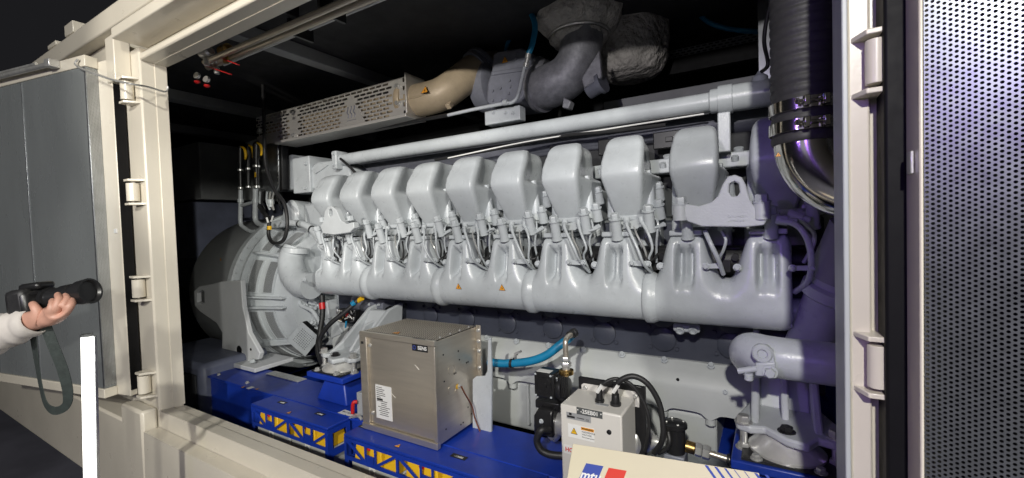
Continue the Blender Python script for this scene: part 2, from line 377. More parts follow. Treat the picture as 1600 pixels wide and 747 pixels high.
# back steelwork upper right
a, b = P(1015, 48, 2.7), P(1195, 2, 2.7)
MB().box(a.x, b.x + .3, 2.68, 2.74, a.z - .04, a.z + .015).build('wall_channel', 'galvanised', CT, bevel=.004)
a, b = P(1005, 150, 2.3), P(1200, 115, 2.3)
MB().box(-.75, .9, 2.28, 2.70, a.z - .12, a.z).build('duct_box', 'dark_panel', CT, bevel=.004)
zz = P(1100, 75, 2.5).z
flat_build(perforated(34, 3, .03, .014, .010, .0036, lambda u, v, q: V((-.62 + u, 2.5 + q, zz - .02 + v)), .002, slot=1, horiz=True), 'slotted_channel', 'dark_panel', CT)
MB().box(-.66, .5, 2.51, 2.56, zz - .10, zz + .06).build('channel_back', 'black_paint', CT, smooth=False)
a = P(1192, 40, 2.2); MB().box(a.x - .02, a.x + .06, 2.2, 2.26, 2.0, 2.6).build('wall_post', 'galvanised', CT, bevel=.003)
# ================================================================== AIR DUCT in the dark at left
AD = thing('air_duct', 'dark sheet metal air duct with sloped hopper deep inside the container', 'air duct', (-5.0, 2.4, .5))
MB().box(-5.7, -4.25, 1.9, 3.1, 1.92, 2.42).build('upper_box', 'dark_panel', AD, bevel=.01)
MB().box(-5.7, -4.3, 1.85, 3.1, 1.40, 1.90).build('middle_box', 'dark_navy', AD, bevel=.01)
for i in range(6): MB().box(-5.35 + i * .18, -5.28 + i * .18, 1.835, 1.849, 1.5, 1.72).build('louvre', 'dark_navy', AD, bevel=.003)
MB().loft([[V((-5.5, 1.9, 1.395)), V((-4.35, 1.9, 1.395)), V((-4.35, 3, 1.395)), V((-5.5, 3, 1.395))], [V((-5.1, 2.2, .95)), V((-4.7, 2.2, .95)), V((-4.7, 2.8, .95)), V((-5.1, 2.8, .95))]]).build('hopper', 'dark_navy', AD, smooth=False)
SB = thing('storage_crate', 'low rounded dark crate on the floor behind the left post', 'crate', (-3.2, 1.25, .46))
a = P(285, 600, 1.2); b = P(314, 600, 1.2)
MB().box(a.x - .5, b.x, 1.2, 1.6, .46, .86).build('body', 'dark_navy', SB, bevel=.03)
MB().box(a.x - .45, b.x - .04, 1.188, 1.199, .52, .80).build('side_panel', 'dark_wall', SB, bevel=.01)
wp = P(286, 455, 2.4)
WH = thing('pipe_cap', 'pair of pale rounded caps beside the alternator foot', 'caps', wp)
for k, (px, py) in enumerate(((279, 457), (279, 483))):
    q = P(px, py, 2.4); MB().box(q.x - .06, q.x + .05, 2.4, 2.5, q.z - .05, q.z + .05).build('cap', 'grey_print', WH, bevel=.02)
a, b = P(276, 512, 2.6), P(326, 525, 2.6)
tag(MB().prism([P(276, 508, 2.6), P(326, 520, 2.6), P(326, 546, 2.6), P(276, 534, 2.6)], (0, .05, 0)).build('grey_duct_plate', 'alt_paint', None, bevel=.004), 'grey slanted plate low behind the alternator foot', 'plate')
# ================================================================== CEILING PIPES WITH VALVES
CP = thing('ceiling_pipes', 'steel ceiling pipes with red valve levers under the header', 'pipes', (-2.0, 1.05, 2.4))
for k, (a, b, yy, r, m) in enumerate((((320, 103), (500, 12), 1.06, .013, 'stainless'), ((325, 110), (520, 17), 1.12, .014, 'stainless'), ((360, 96), (560, 5), 1.2, .008, 'galvanised'), ((350, 102), (590, 1), 1.28, .007, 'white_print'), ((300, 85), (440, 14), 1.02, .010, 'galvanised'))):
    p, q = P(*a, yy), P(*b, yy); z = (p.z + q.z) / 2
    MB().tube([(p.x, yy, z), (q.x + .5, yy, z)], r, 12, 1).build('pipe', m, CP)
for k, (px, py, yy) in enumerate(((322, 82, 1.05), (352, 78, 1.1), (338, 96, 1.12))):
    c = P(px, py, yy)
    vb = MB().lathe([(-.04, .014), (-.03, .024), (-.012, .024), (0, .018), (.012, .024), (.03, .024), (.04, .014)], c, X1, 12).lathe([(0, .012), (.03, .012)], c - Z1 * .03, -Z1, 10).build('valve_body', 'brass' if k == 1 else 'zinc', CP)
for a, b, yy in (((333, 86), (372, 101), 1.08), ((325, 104), (360, 116), 1.1)):
    MB().bar(P(*a, yy), P(*b, yy), .016, .005).build('valve_lever', 'red', CP, bevel=.0015)
for px, py in ((308, 122), (323, 128)):
    c = P(px, py, 1.1); MB().lathe([(-.006, .016), (.006, .016)], c + Z1 * .012, V((.3, -1, .2)), 16).build('gauge', 'zinc', CP)
    MB().lathe([(0, .013), (.006, .014), (.012, .006)], c - Z1 * .015, -Z1, 12).build('valve_knob', 'red', CP)
for px, py, yy in ((457, 48, 1.2), (432, 8, 1.12), (505, 14, 1.1)):
    c = P(px, py, yy); MB().box(c.x - .008, c.x + .008, yy - .02, yy + .1, c.z - .02, c.z + .05).build('pipe_clip', 'black_plastic', CP, bevel=.002)
# ================================================================== BASE FRAME
ZB = .79
BF = thing('base_frame', 'blue painted steel base frame under the engine and alternator', 'base frame', (-1.4, 1.5, .46))
MB().box(-4.2, .95, 1.235, 1.46, ZB - .012, ZB).build('top_plate', 'blue_paint', BF, bevel=.003)
MB().box(-4.2, .95, 1.25, 1.264, .46, ZB - .0125).build('web', 'blue_paint', BF, bevel=.002)
MB().box(-4.2, .95, 1.235, 1.46, .452, .464).build('bottom_flange', 'blue_paint', BF, bevel=.002)
for x in (-3.55, -3.0, -2.35, -1.5, -.6, .3):
    MB().box(x, x + .012, 1.2645, 1.44, .465, ZB - .0125).build('stiffener', 'blue_paint', BF, bevel=.001)
MB().box(-4.2, .95, 2.68, 2.90, .46, ZB).build('far_rail', 'blue_paint', BF, bevel=.004)
for x in (-3.3, -2.2, -.2):
    MB().box(x, x + .22, 1.4605, 2.679, .55, .74).build('cross_member', 'blue_paint', BF, bevel=.004)
MB().prism([P(425, 602, 1.9), P(520, 575, 1.75), P(528, 590, 1.7), P(445, 622, 1.85)], (0, .03, -.10)).build('cross_member', 'blue_paint', BF, bevel=.004)
# pedestals
def pedestal(x, zt, name='pedestal'):
    p = MB().loft([[V((x - .10, 1.30, ZB + .001)), V((x + .12, 1.30, ZB + .001)), V((x + .12, 1.455, ZB + .001)), V((x - .10, 1.455, ZB + .001))],
                   [V((x - .055, 1.325, zt - .026)), V((x + .075, 1.325, zt - .026)), V((x + .075, 1.455, zt - .026)), V((x - .055, 1.455, zt - .026))]]).build(name, 'blue_paint', BF, bevel=.008)
    MB().box(x - .13, x + .13, 1.275, 1.49, zt - .025, zt).build('mount_plate', 'blue_paint', p, bevel=.004)
    return p
PLX, PRX = -1.80, .035
pedestal(PLX, .93); pedestal(PRX, .955)
# battery cages
def cage(x0, x1, parent=BF):
    cg = MB().box(x0, x1, 1.12, 1.234, ZB - .010, ZB + .002).build('battery_cage', 'blue_paint', parent, bevel=.003)
    zt, zl = ZB - .0105, ZB - .098
    fp = MB().box(x0, x1, 1.12, 1.125, zt - .014, zt).box(x0, x1, 1.12, 1.125, zl, zl + .014)
    n = max(2, round((x1 - x0) / .28)); wdt = (x1 - x0) / n
    for i in range(n):
        a = x0 + i * wdt
        cuts = [0, .035, .40, .42, .56, .58, .965, 1.0] if i % 2 == 0 else [0, .035, .38, .40, .56, .58, .965, 1]
        fp.box(a, a + wdt * .04, 1.1201, 1.1249, zl + .0139, zt - .0139)
        for c0, c1 in ((.41, .44), (.60, .63)): fp.box(a + wdt * c0, a + wdt * c1, 1.1201, 1.1249, zl + .0139, zt - .0139)
        fp.box(a + wdt * .45, a + wdt * .58, 1.1201, 1.1249, zl + .0139, zl + .042)
        for c0, c1, fl in ((.05, .40, 1), (.63, 1.0, -1)):
            u0, u1 = (a + wdt * c0, a + wdt * c1)
            p, q = (V((u0, 1.1225, zt - .012)), V((u1, 1.1225, zl + .012)))
            if fl < 0: p.z, q.z = q.z, p.z
            fp.bar(p, q, .0046, .011, (0, 0, 1))
    fp.box(x1 - .016, x1, 1.1201, 1.1249, zl + .0139, zt - .0139)
    fp.build('truss_panel', 'blue_paint', cg, smooth=False)
    for x in (x0, x1 - .006):
        sp = MB().box(x, x + .006, 1.1252, 1.234, zt - .02, zt).box(x, x + .006, 1.1252, 1.145, .47, zt - .0201).box(x, x + .006, 1.215, 1.234, .47, zt - .0201).box(x, x + .006, 1.1451, 1.2149, zl - .03, zl).box(x, x + .006, 1.1451, 1.2149, zl - .17, zl - .15)
        sp.build('side_panel', 'blue_paint', cg, smooth=False)
    for x in (x0, x1 - .02): MB().box(x, x + .02, 1.1202, 1.1247, .47, zl - .0002).build('cage_leg', 'blue_paint', cg, smooth=False)
    return cg
CAGES = ((-2.14, -1.575), (-1.472, -.62))
for c in CAGES: cage(*c)
# stickers and tags on the blue plate
for i, (px, py, s) in enumerate(((452, 645, .02), (622, 697, .022), (380, 605, .018), (402, 608, .018))):
    warn(BF, PZ(px, py, ZB + .0022), (1, 0, 0), (.0, 1, 0), s)
plate(BF, PZ(391, 606, ZB + .0005), (1, .0, 0), (0, 1, 0), .028, .03, 'white_print', 'round_sticker')
for px, py, w_ in ((441, 629, .055), (500, 647, .055), (717, 714, .065), (569, 667, .05)):
    pl = plate(BF, PZ(px, py, ZB + .0022), (1, 0, 0), (0, 1, 0), w_, .022, 'black_print', 'name_plate')
    text('-130BS', pl, PZ(px, py, ZB + .0036), (1, 0, 0), (0, 1, 0), .013, 'white_print')
pl = plate(BF, PZ(543, 647, ZB + .0005), (1, -.05, 0), (0.05, 1, 0), .10, .045, 'white_print', 'name_plate')
text('BATTERY', pl, PZ(543, 645, ZB + .0018), (1, -.05, 0), (.05, 1, 0), .016, 'black_print'); text('BANK -B', pl, PZ(544, 651, ZB + .0018), (1, -.05, 0), (.05, 1, 0), .016, 'black_print')
MB().box(-2.5, -2.2, 1.40, 1.455, ZB + .001, ZB + .006).build('shim_plate', 'zinc', BF, bevel=.001)
for x in (-2.45, -2.75, -3.05):
    bolt(BF, (x, 1.215 if x > -2.2 else 1.27, ZB + .0022), Z1, r=.008, painted=False)
for x0, x1 in CAGES:
    MB().tube([(x0, 1.2345, ZB + .002), (x1, 1.2345, ZB + .002)], .003, 8, 1).build('weld_bead', 'blue_paint', BF)
# ---- batteries
def battery(x0, x1, label):
    t = thing('battery', label, 'battery', ((x0 + x1) / 2, 1.19, .47), 'batteries in the blue cages')
    MB().box(x0 + .004, x1 - .004, 1.135, 1.246, .47, .689).build('case', 'battery_grey', t, bevel=.006)
    for k in range(3):
        a = x0 + .03 + k * (x1 - x0 - .03) / 3
        MB().loft([[V((a, 1.128, .6895)), V((a + .074, 1.128, .6895)), V((a + .074, 1.23, .6895)), V((a, 1.23, .6895))], [V((a + .004, 1.136, .755)), V((a + .064, 1.134, .766)), V((a + .064, 1.22, .766)), V((a + .004, 1.22, .755))]]).build('terminal_cover', 'yellow', t, bevel=.004)
    MB().tube([(x0 + .085, 1.16, .74), (x0 + .10, 1.134, .752), (x0 + .125, 1.16, .73)], .005, 8).build('battery_cable', 'red', t)
    xm = x0 + (x1 - x0) * .46
    lb = MB().box(xm - .016, xm + .016, 1.1325, 1.1345, .628, .684).build('tag', 'white_print', t, smooth=False)
    MB().lathe([(0, .011), (.0006, .011), (.0006, .0085), (.0001, .0085)], (xm, 1.1324, .665), -Y1, 16).build('symbol', 'grey_print', lb)
    MB().box((x0 + x1) / 2 - .002, (x0 + x1) / 2 + .002, 1.1335, 1.136, .475, .686).build('case_rib', 'battery_grey', t)
    return t
battery(-2.125, -1.86, 'grey battery with yellow covers, first from the left post')
battery(-1.855, -1.59, 'grey battery with yellow covers, second from the left post')
battery(-1.455, -1.185, 'grey battery under the steel charger box, third from the left post')
battery(-1.18, -.905, 'grey battery in the longer cage, fourth from the left post')
battery(-.90, -.63, 'grey battery in the longer cage, rightmost and nearest the placard')
# ================================================================== BATTERY CHARGER (stainless box)
BC = thing('battery_charger', 'brushed stainless steel charger box with slotted top on the blue frame', 'charger box', (-1.25, 1.35, ZB))
cx0, cx1, cy0, cy1, cz0, cz1 = -1.436, -1.045, 1.20, 1.455, ZB + .016, 1.192
MB().box(cx0, cx1, cy0 + .006, cy1, cz0, cz1 - .004).build('housing', 'stainless', BC, bevel=.002)
MB().box(cx0 - .004, cx1 + .002, cy0 - .010, cy0 + .0055, cz1 - .02, cz1).build('top_rim', 'stainless', BC, bevel=.0015)
MB().box(cx0 - .004, cx1 + .002, cy0 - .014, cy0 + .0055, cz0 - .012, cz0 + .012).build('bottom_rim', 'stainless', BC, bevel=.0015)
MB().box(cx1 - .014, cx1 + .002, cy0 - .010, cy0 + .0055, cz0 + .0125, cz1 - .0205).build('side_rim', 'stainless', BC, bevel=.0015)
MB().box(cx0 - .004, cx0 + .035, cy0 - .010, cy0 + .0055, cz0 + .0125, cz1 - .0205).build('side_rim', 'stainless', BC, bevel=.0015)
fp = MB().box(cx0 + .058, cx1 - .0145, cy0 - .003, cy0 + .0055, cz0 + .014, cz1 - .022).build('front_panel', 'stainless', BC, bevel=.0015)
MB().box(cx0 + .0355, cx0 + .0575, cy0 + .001, cy0 + .0055, cz0 + .014, cz1 - .022).build('channel', 'stainless', BC, bevel=.001)
for z in (cz0 + .055, cz1 - .055): bolt(BC, (cx0 + .046, cy0 + .0008, z), r=.006, painted=False)
MB().box(cx0 + .006, cx0 + .02, cy0 - .0112, cy0 - .0102, cz1 - .05, cz1 - .04).build('sticker', 'black_print', BC)
MB().box(cx0 + .002, cx1 - .002, cy0 + .007, cy1 - .002, cz1 - .0038, cz1 - .0032).build('slot_shade_sheet', 'black_paint', BC, smooth=False)  # black sheet added under the slots, stands in for shade inside the box
flat_build(perforated(36, 20, .0107, .0122, .0042, .0044, lambda u, v, q: V((cx0 + .003 + u, cy0 + .008 + v, cz1 - q)), .001, slot=1, horiz=True, stagger=.3), 'slotted_top', 'stainless', BC)
warn(BC, (cx0 + .17, cy0 + .03, cz1 + .0005), (1, 0, 0), (0, 1, 0), .03)
# back flange, screws, knock-outs on the side
MB().box(cx1 + .0005, cx1 + .022, cy1 - .004, cy1 + .002, cz0 + .17, cz1 + .004).build('back_flange', 'stainless', BC, bevel=.001)
for z in (1.02, 1.09, 1.13, 1.175): bolt(BC, (cx1 + .012, cy1 - .0045, z), r=.006, painted=False)
for y, z in ((1.24, 1.18), (1.30, 1.182), (1.36, 1.184), (1.42, 1.186)): bolt(BC, (cx1 - .012, y, cz1 + .0005), (0, 0, 1), r=.0035, painted=False)
for y, z, r in ((1.285, .985, .024), (1.285, 1.06, .020)):
    MB().lathe([(0, r), (.0006, r), (.0006, r - .002), (0, r - .002)], (cx1 + .0003, y, z), X1, 28, cap=False).build('knock_out', 'stainless', BC)
for y, z in ((1.24, 1.03), (1.24, 1.13), (1.33, 1.12), (1.335, 1.085), (1.38, 1.06), (1.39, 1.06), (1.30, 1.04), (1.31, 1.04), (1.33, .83), (1.345, .832), (1.38, .88), (1.24, .85), (1.40, .845)):
    MB().lathe([(0, .0032), (.0008, .0032)], (cx1 + .0002, y, z), X1, 10).build('rivet_hole', 'black_paint', BC)
gb = V((cx1 + .001, 1.325, .985)); bolt(BC, gb, X1, r=.007, painted=False)
MB().lathe([(0, .010), (.001, .010)], gb + V((0, -.008, 0)), X1, 14).build('earth_sticker', 'yellow', BC)
MB().tube([gb + V((.012, 0, 0)), gb + V((.02, .01, -.03)), gb + V((.03, .04, -.09)), gb + V((.035, .05, -.14)), gb + V((.05, .06, -.194))], .0032, 8).build('earth_cable', 'copper', BC)
q = P(655, 538, cy0 - .003)
pl = plate(BC, (q.x, cy0 - .0032, q.z + .012), X1, Z1, .062, .020, 'plate_dark', 'name_plate'); text('-130BS', pl, (q.x, cy0 - .0046, q.z + .012), X1, Z1, .014, 'white_print', bold=True)
pl = plate(BC, (q.x + .003, cy0 - .0032, q.z - .014), X1, Z1, .076, .026, 'black_print', 'name_plate'); text('SENS', pl, (q.x + .015, cy0 - .0046, q.z - .014), X1, Z1, .019, 'white_print', bold=True, sx=1.05)
MB().lathe([(0, .008), (.0005, .008), (.0005, .0055), (0, .0055)], (q.x - .024, cy0 - .0045, q.z - .014), -Y1, 16, cap=False).build('logo_ring', 'blue_print', pl)
q = P(600, 629, cy0 - .003)
pl = plate(BC, (q.x, cy0 - .0032, q.z), X1, Z1, .088, .135, 'white_print', 'data_label')
rr = random.Random(3)
lm = MB()
for k in range(15):
    z = q.z + .058 - k * .0078; wd = .02 + rr.random() * .045; x = q.x - .038 if k < 8 else q.x - wd / 2
    lm.box(x, x + wd, cy0 - .0048, cy0 - .0043, z - .0012, z + .0012)
lm.box(q.x - .037, q.x - .005, cy0 - .0048, cy0 - .0043, q.z + .006, q.z + .014)
lm.build('print_lines', 'black_print', pl, smooth=False)
for a, b in (((648, 570), (655, 578)), ((610, 613), (618, 622))): MB().bar(P(*a, cy0 - .0036), P(*b, cy0 - .0036), .0006, .0015, Y1).build('scratch', 'white_print', BC)
# isolator switch
IS = thing('isolator_switch', 'small grey battery isolator with red lever left of the charger box', 'switch', (-1.50, 1.30, ZB))
q = P(566, 640, 1.28)
MB().box(q.x - .022, q.x + .028, 1.27, 1.33, ZB + .001, ZB + .10).build('housing', 'grey_print', IS, bevel=.003)
MB().tube([P(558, 628, 1.262), P(552, 630, 1.25), P(551, 646, 1.25)], .008, 10).build('lever', 'red', IS)
MB().tube([P(550, 652, 1.24), P(560, 650, 1.24), P(566, 656, 1.24)], .007, 8).build('cable_lug', 'zinc', IS)
# white cable tray right of the charger
q0, q1 = P(740, 589, 1.36), P(763, 590, 1.36)
tr = MB().prism([P(*q, 1.40) for q in ((738, 593), (744, 588), (757, 588), (761, 580), (762, 530), (766, 527), (768, 580), (767, 706), (738, 697))], (0, .012, 0)).build('cable_shield', 'engine_paint', None, bevel=.003)
tag(tr, 'light grey bent sheet shield standing right of the steel charger box', 'shield')
# ================================================================== ENGINE
def prism_hole(poly, hole, ext):
    e = V(ext); n = len(poly); h = len(hole); poly = [V(p) for p in poly]; hole = [V(p) for p in hole]
    k = min(range(n), key=lambda i: (poly[i] - hole[0]).length)
    vs = poly + hole + [p + e for p in poly] + [p + e for p in hole]; o = n + h
    loop = [(k + i) % n for i in range(n)] + [k] + [n + (-i) % h for i in range(h)] + [n]
    mb = MB().add(vs, [tuple(loop), tuple(i + o for i in loop[::-1])])
    mb.f += [(i, (i + 1) % n, o + (i + 1) % n, o + i) for i in range(n)]
    mb.f += [(n + (i + 1) % h, n + i, o + n + i, o + n + (i + 1) % h) for i in range(h)]
    return mb
EN = thing('diesel_engine', 'large light grey twenty cylinder diesel engine filling the container', 'engine', (-1.05, 1.9, .62))
S = .24
def XC(n): return -.452 + (n - 8) * S
X8 = XC(8)
# ---- crankcase
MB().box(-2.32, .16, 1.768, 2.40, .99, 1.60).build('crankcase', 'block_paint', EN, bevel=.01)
cc = MB()
for n in range(1, 11):
    x = XC(n) + .09
    for z, r in ((1.225, .045), (1.135, .048)):
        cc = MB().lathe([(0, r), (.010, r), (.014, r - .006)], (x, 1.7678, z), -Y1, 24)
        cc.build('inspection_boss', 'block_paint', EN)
    for dx, z in ((-.055, 1.18), (.055, 1.18), (-.05, 1.10), (.05, 1.10)):
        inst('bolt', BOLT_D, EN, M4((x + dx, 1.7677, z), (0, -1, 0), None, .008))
# lower crankcase flange (scalloped) and oil pan
out = []
xs = [-2.25 + i * (2.31 / 150) for i in range(151)]
def prof(x):
    k = ((x + 2.25) % .165) / .165; lug = math.exp(-((k - .5) / .13) ** 2)
    return lug
rings = []
for x in xs:
    lug = prof(x)
    rings.append([V((x, 1.96, 1.060)), V((x, 1.752 - .012 * lug, 1.062)), V((x, 1.742 - .016 * lug, 1.056 - .004 * lug)), V((x, 1.700, 1.035)), V((x, 1.674, 1.008)), V((x, 1.668, .985)), V((x, 1.664, .93)), V((x, 1.666 - .006 * lug, .905 - .022 * lug)), V((x, 1.69, .897 - .022 * lug)), V((x, 1.96, .90))])
MB().loft(rings).build('bedplate', 'pan_paint', EN, ang=30)
for i in range(14):
    x = -2.25 + .0825 + i * .165
    bolt(EN, (x, 1.726, 1.062), (0, -.6, .8), r=.010)
    if i % 2 == 0: bolt(EN, (x + .05, 1.6705, .992), (0, -1, .2), r=.007)
    MB().lathe([(0, .018), (.02, .018), (.024, .014)], (x, 1.682, .884), -Z1, 16).build('pan_lug', 'pan_paint', EN)
op = MB().loft([[V((x, 1.72, .896)), V((x, 1.705, .88)), V((x, 1.70, .72)), V((x, 1.72, .66)), V((x, 1.80, .64)), V((x, 2.3, .64)), V((x, 2.3, .896))] for x in (-2.15, -1.2, -.17)]).build('oil_pan', 'pan_paint', EN, bevel=.01)
for x in (-1.16, -.95, -.90): MB().box(x, x + .014, 1.684, 1.705, .70, .885).build('pan_rib', 'pan_paint', EN, bevel=.004)
MB().lathe([(0, .006), (.001, .006)], P(1059, 593, 1.672), -Y1, 12).build('drain_hole', 'black_paint', EN)
# ---- intake manifold
def sm(a, b, x):
    t = min(1, max(0, (x - a) / (b - a))); return t * t * (3 - 2 * t)
def manifold(x0, x1, ports, endr=False):
    nx = int((x1 - x0) / .004); rings = []
    for i in range(nx + 1):
        x = x0 + (x1 - x0) * i / nx
        dx = min((x - p for p in ports), key=abs); p = 1 - sm(.044, .110, abs(dx)); tp = 1 - sm(.050, .085, abs(dx))
        shr = 1.0
        if endr and x1 - x < .03: shr = math.sqrt(max(.02, 1 - ((.03 - (x1 - x)) / .032) ** 2)) * .3 + .7
        ring = []
        yc, zc, ry, rz = 1.605, 1.325, .078, .083
        for k in range(15):
            a = math.radians(-60 - 120 * k / 14); ring.append((yc + ry * math.cos(a), zc + rz * math.sin(a)))
        B = []; R = []
        for k in range(1, 19):
            a = math.radians(180 - 140 * k / 18); B.append((yc + ry * math.cos(a), zc + rz * math.sin(a) * .95))
        path = [(1.527, 1.325), (1.527, 1.36), (1.532, 1.41), (1.542, 1.47), (1.549, 1.52), (1.556, 1.541), (1.575, 1.547), (1.66, 1.547)]
        L = [0]
        for q in range(1, len(path)): L.append(L[-1] + math.dist(path[q], path[q - 1]))
        for k in range(1, 19):
            t = L[-1] * k / 18; q = max(j for j in range(len(L)) if L[j] <= t + 1e-9); q = min(q, len(path) - 2); f = (t - L[q]) / (L[q + 1] - L[q])
            y = path[q][0] * (1 - f) + path[q + 1][0] * f; z = path[q][1] * (1 - f) + path[q + 1][1] * f
            win = sm(1.372, 1.405, z) * (1 - sm(1.485, 1.515, z))
            y += win * (.058 * (1 - sm(.019, .034, abs(dx + .002))) - .020 * (1 - sm(.0, .017, abs(dx + .002)))) 
            R.append((y, z))
        for b_, r2 in zip(B, R):
            ring.append((b_[0] * (1 - p) + r2[0] * p, b_[1] * (1 - p) + (r2[1]) * p))
        ring = [V((x, yc + (y - yc) * shr, zc + (z - zc) * (shr if z < zc + .1 else 1))) for y, z in ring]
        rings.append(ring + [V((x, 1.70, ring[-1].z)), V((x, 1.70, 1.27))])
    return MB().loft(rings)
XP = lambda n: XC(n) - .030
SEC = [(-2.19, -1.826, (1, 2)), (-1.824, -1.346, (3, 4)), (-1.344, -.866, (5, 6)), (-.864, -.386, (7, 8)), (-.384, .060, (9, 10))]
for i, (a, b, ns) in enumerate(SEC):
    s_ = manifold(a, b, [XP(n) for n in ns], i == 4).build('intake_manifold', 'engine_paint', EN, ang=60)
    if i:
        prof_ = []
        for t, k in ((-.002, .98), (.0, 1.05), (.004, 1.10), (.026, 1.10), (.033, 1.05), (.045, .99)):
            prof_.append([V((a + t, 1.605 + .079 * k * math.cos(q), 1.325 + .084 * k * math.sin(q))) for q in [2 * math.pi * j / 40 for j in range(40)]])
        MB().loft(prof_).build('joint_collar', 'engine_paint', s_, ang=50)
    for n in ns:
        MB().box(XP(n) - .052, XP(n) + .052, 1.556, 1.70, 1.548, 1.566).build('port_flange', 'engine_paint', s_, bevel=.004)
        MB().box(XP(n) - .012, XP(n) + .016, 1.5552, 1.60, 1.5662, 1.572).build('flange_slot', 'black_paint', s_)
MB().tube([P(488, 447, 1.62), P(470, 443, 1.62), P(458, 428, 1.63), P(455, 405, 1.65), P(462, 388, 1.68)], [.079, .08, .078, .074, .068], 24, 8).build('intake_elbow', 'engine_paint', EN)
MB().lathe([(-.02, .073), (-.015, .080), (.015, .080), (.02, .073)], P(462, 392, 1.675), (.05, .1, 1), 28).build('elbow_collar', 'engine_paint', EN)
bolt(EN, P(476, 437, 1.535), r=.010)
MB().box(.02, .061, 1.56, 1.64, 1.262, 1.272).build('end_lip', 'engine_paint', EN, bevel=.003)
MB().lathe([(0, .04), (.03, .04), (.035, .034)], (.055, 1.61, 1.305), X1, 24).build('end_plug', 'engine_paint', EN)
# drain bosses under manifold near cylinder nine
for px in (1063, 1083):
    MB().lathe([(0, .015), (.014, .015), (.016, .010), (.012, .008)], P(px, 514, 1.66), (0, -.7, -.3), 20).build('drain_boss', 'engine_paint', EN)
q0, q1 = P(1052, 511, 1.665), P(1094, 514, 1.665); MB().bar(q0, q1, .02, .03).build('drain_bracket', 'engine_paint', EN, bevel=.008)
# ---- cylinder heads and rocker covers
hb = MB().box(-.100, .100, 1.70, 2.0, 1.50, 1.61).box(-.09, .09, 1.72, 2.0, 1.6095, 1.74)
HEAD = bpy.data.meshes.new('x')
def rocker():
    """rounded box hood; sections over height, superelliptic outline, side shoulder under the bolts"""
    def lerp(tab, z):
        for (z0, *a), (z1, *b) in zip(tab, tab[1:]):
            if z <= z1:
                t = (z - z0) / (z1 - z0); return [p * (1 - t) + q * t for p, q in zip(a, b)]
        return list(tab[-1][1:])
    #       z     yf     hw front, hw back(shoulder)  
    tab = ((1.612, 1.628, .046, .066), (1.66, 1.596, .059, .079), (1.755, 1.531, .076, .091), (1.772, 1.524, .077, .090), (1.790, 1.525, .077, .050), (1.82, 1.534, .0765, .049), (1.86, 1.560, .0735, .047), (1.886, 1.582, .070, .046), (1.93, 1.62, .062, .042))
    yb = 1.80; rings = []
    zs = [1.612, 1.624, 1.64, 1.66, 1.69, 1.72, 1.745, 1.76, 1.768, 1.774, 1.78, 1.786, 1.792, 1.80, 1.82, 1.84, 1.858, 1.872]
    def ring(z, inset=0.0, zo=None):
        yf, hf, hb = lerp(tab, z); yf += inset; hf -= inset * .55; hb -= inset * .55; r = []
        rad = .026
        half = []
        for k in range(5): half.append((hf * .8 * k / 4 if k else 0, yf + (.0035 * (k / 4) ** 2)))
        for k in range(1, 8):                       # rounded front corner
            a = math.pi / 2 * k / 7; half.append((hf * .8 + (hf * .2) * math.sin(a), yf + .0035 + .030 * (1 - math.cos(a))))
        hx = half[-1][0]; yy = half[-1][1]
        for k in range(1, 7):                       # to the shoulder and back
            t = k / 6; half.append((hx + (hb - hx) * sm(0, .5, t), yy + (yb - .02 - yy) * t))
        half.append((hb * .9, yb)); half.append((0, yb))
        pts = half + [(-x, y) for x, y in half[-2:0:-1]]
        return [V((x, y, z if zo is None else zo - .05 * max(0, (1.62 - y)) )) for x, y in pts]
    for z in zs: rings.append(ring(z))
    for k in range(1, 9):                            # rolled-over crown
        a = math.pi / 2 * k / 8
        rings.append(ring(1.872 + .014 * k / 8, .062 * (1 - math.cos(a)), 1.872 + .050 * math.sin(a)))
    return MB().loft(rings)
rc_me = None
for n in range(1, 11):
    W = Matrix.Translation((XC(n), 0, 0))
    if n == 1:
        h0 = hb.build('cylinder_head', 'cast_paint', EN, bevel=.01, world=W); r0 = rocker().build('rocker_cover', 'engine_paint', EN, ang=75, world=W)
        h, rc = h0, r0
        fl = []
        for z, e in ((1.606, 0), (1.612, .004), (1.622, .004), (1.627, 0)):
            fl.append([V(p) for p in ((-.045 - e, 1.622 - e, z), (.045 + e, 1.622 - e, z), (.072 + e, 1.65, z), (.088 + e, 1.68, z), (.088 + e, 1.78, z), (-.088 - e, 1.78, z), (-.088 - e, 1.68, z), (-.072 - e, 1.65, z))])
        c0 = MB().loft(fl).build('cover_rim', 'engine_paint', rc, bevel=.002, world=W)
        bs0 = [MB().loft([[V((sx * .070 + .018 * math.cos(a) * s, 1.668 + .018 * math.sin(a) * s, z)) for a in [2 * math.pi * j / 16 for j in range(16)]] for z, s in ((1.62, 1.25), (1.70, 1.1), (1.764, .8), (1.768, .65))]).build('bolt_boss', 'engine_paint', rc, world=W) for sx in (-1, 1)]
    else:
        h = clone(h0, EN, W); rc = clone(r0, EN, W); clone(c0, rc, W); [clone(q, rc, W) for q in bs0]
    for sx in (-1, 1): bolt(rc, (XC(n) + sx * .071, 1.655, 1.776), (0, -.25, 1), r=.011)
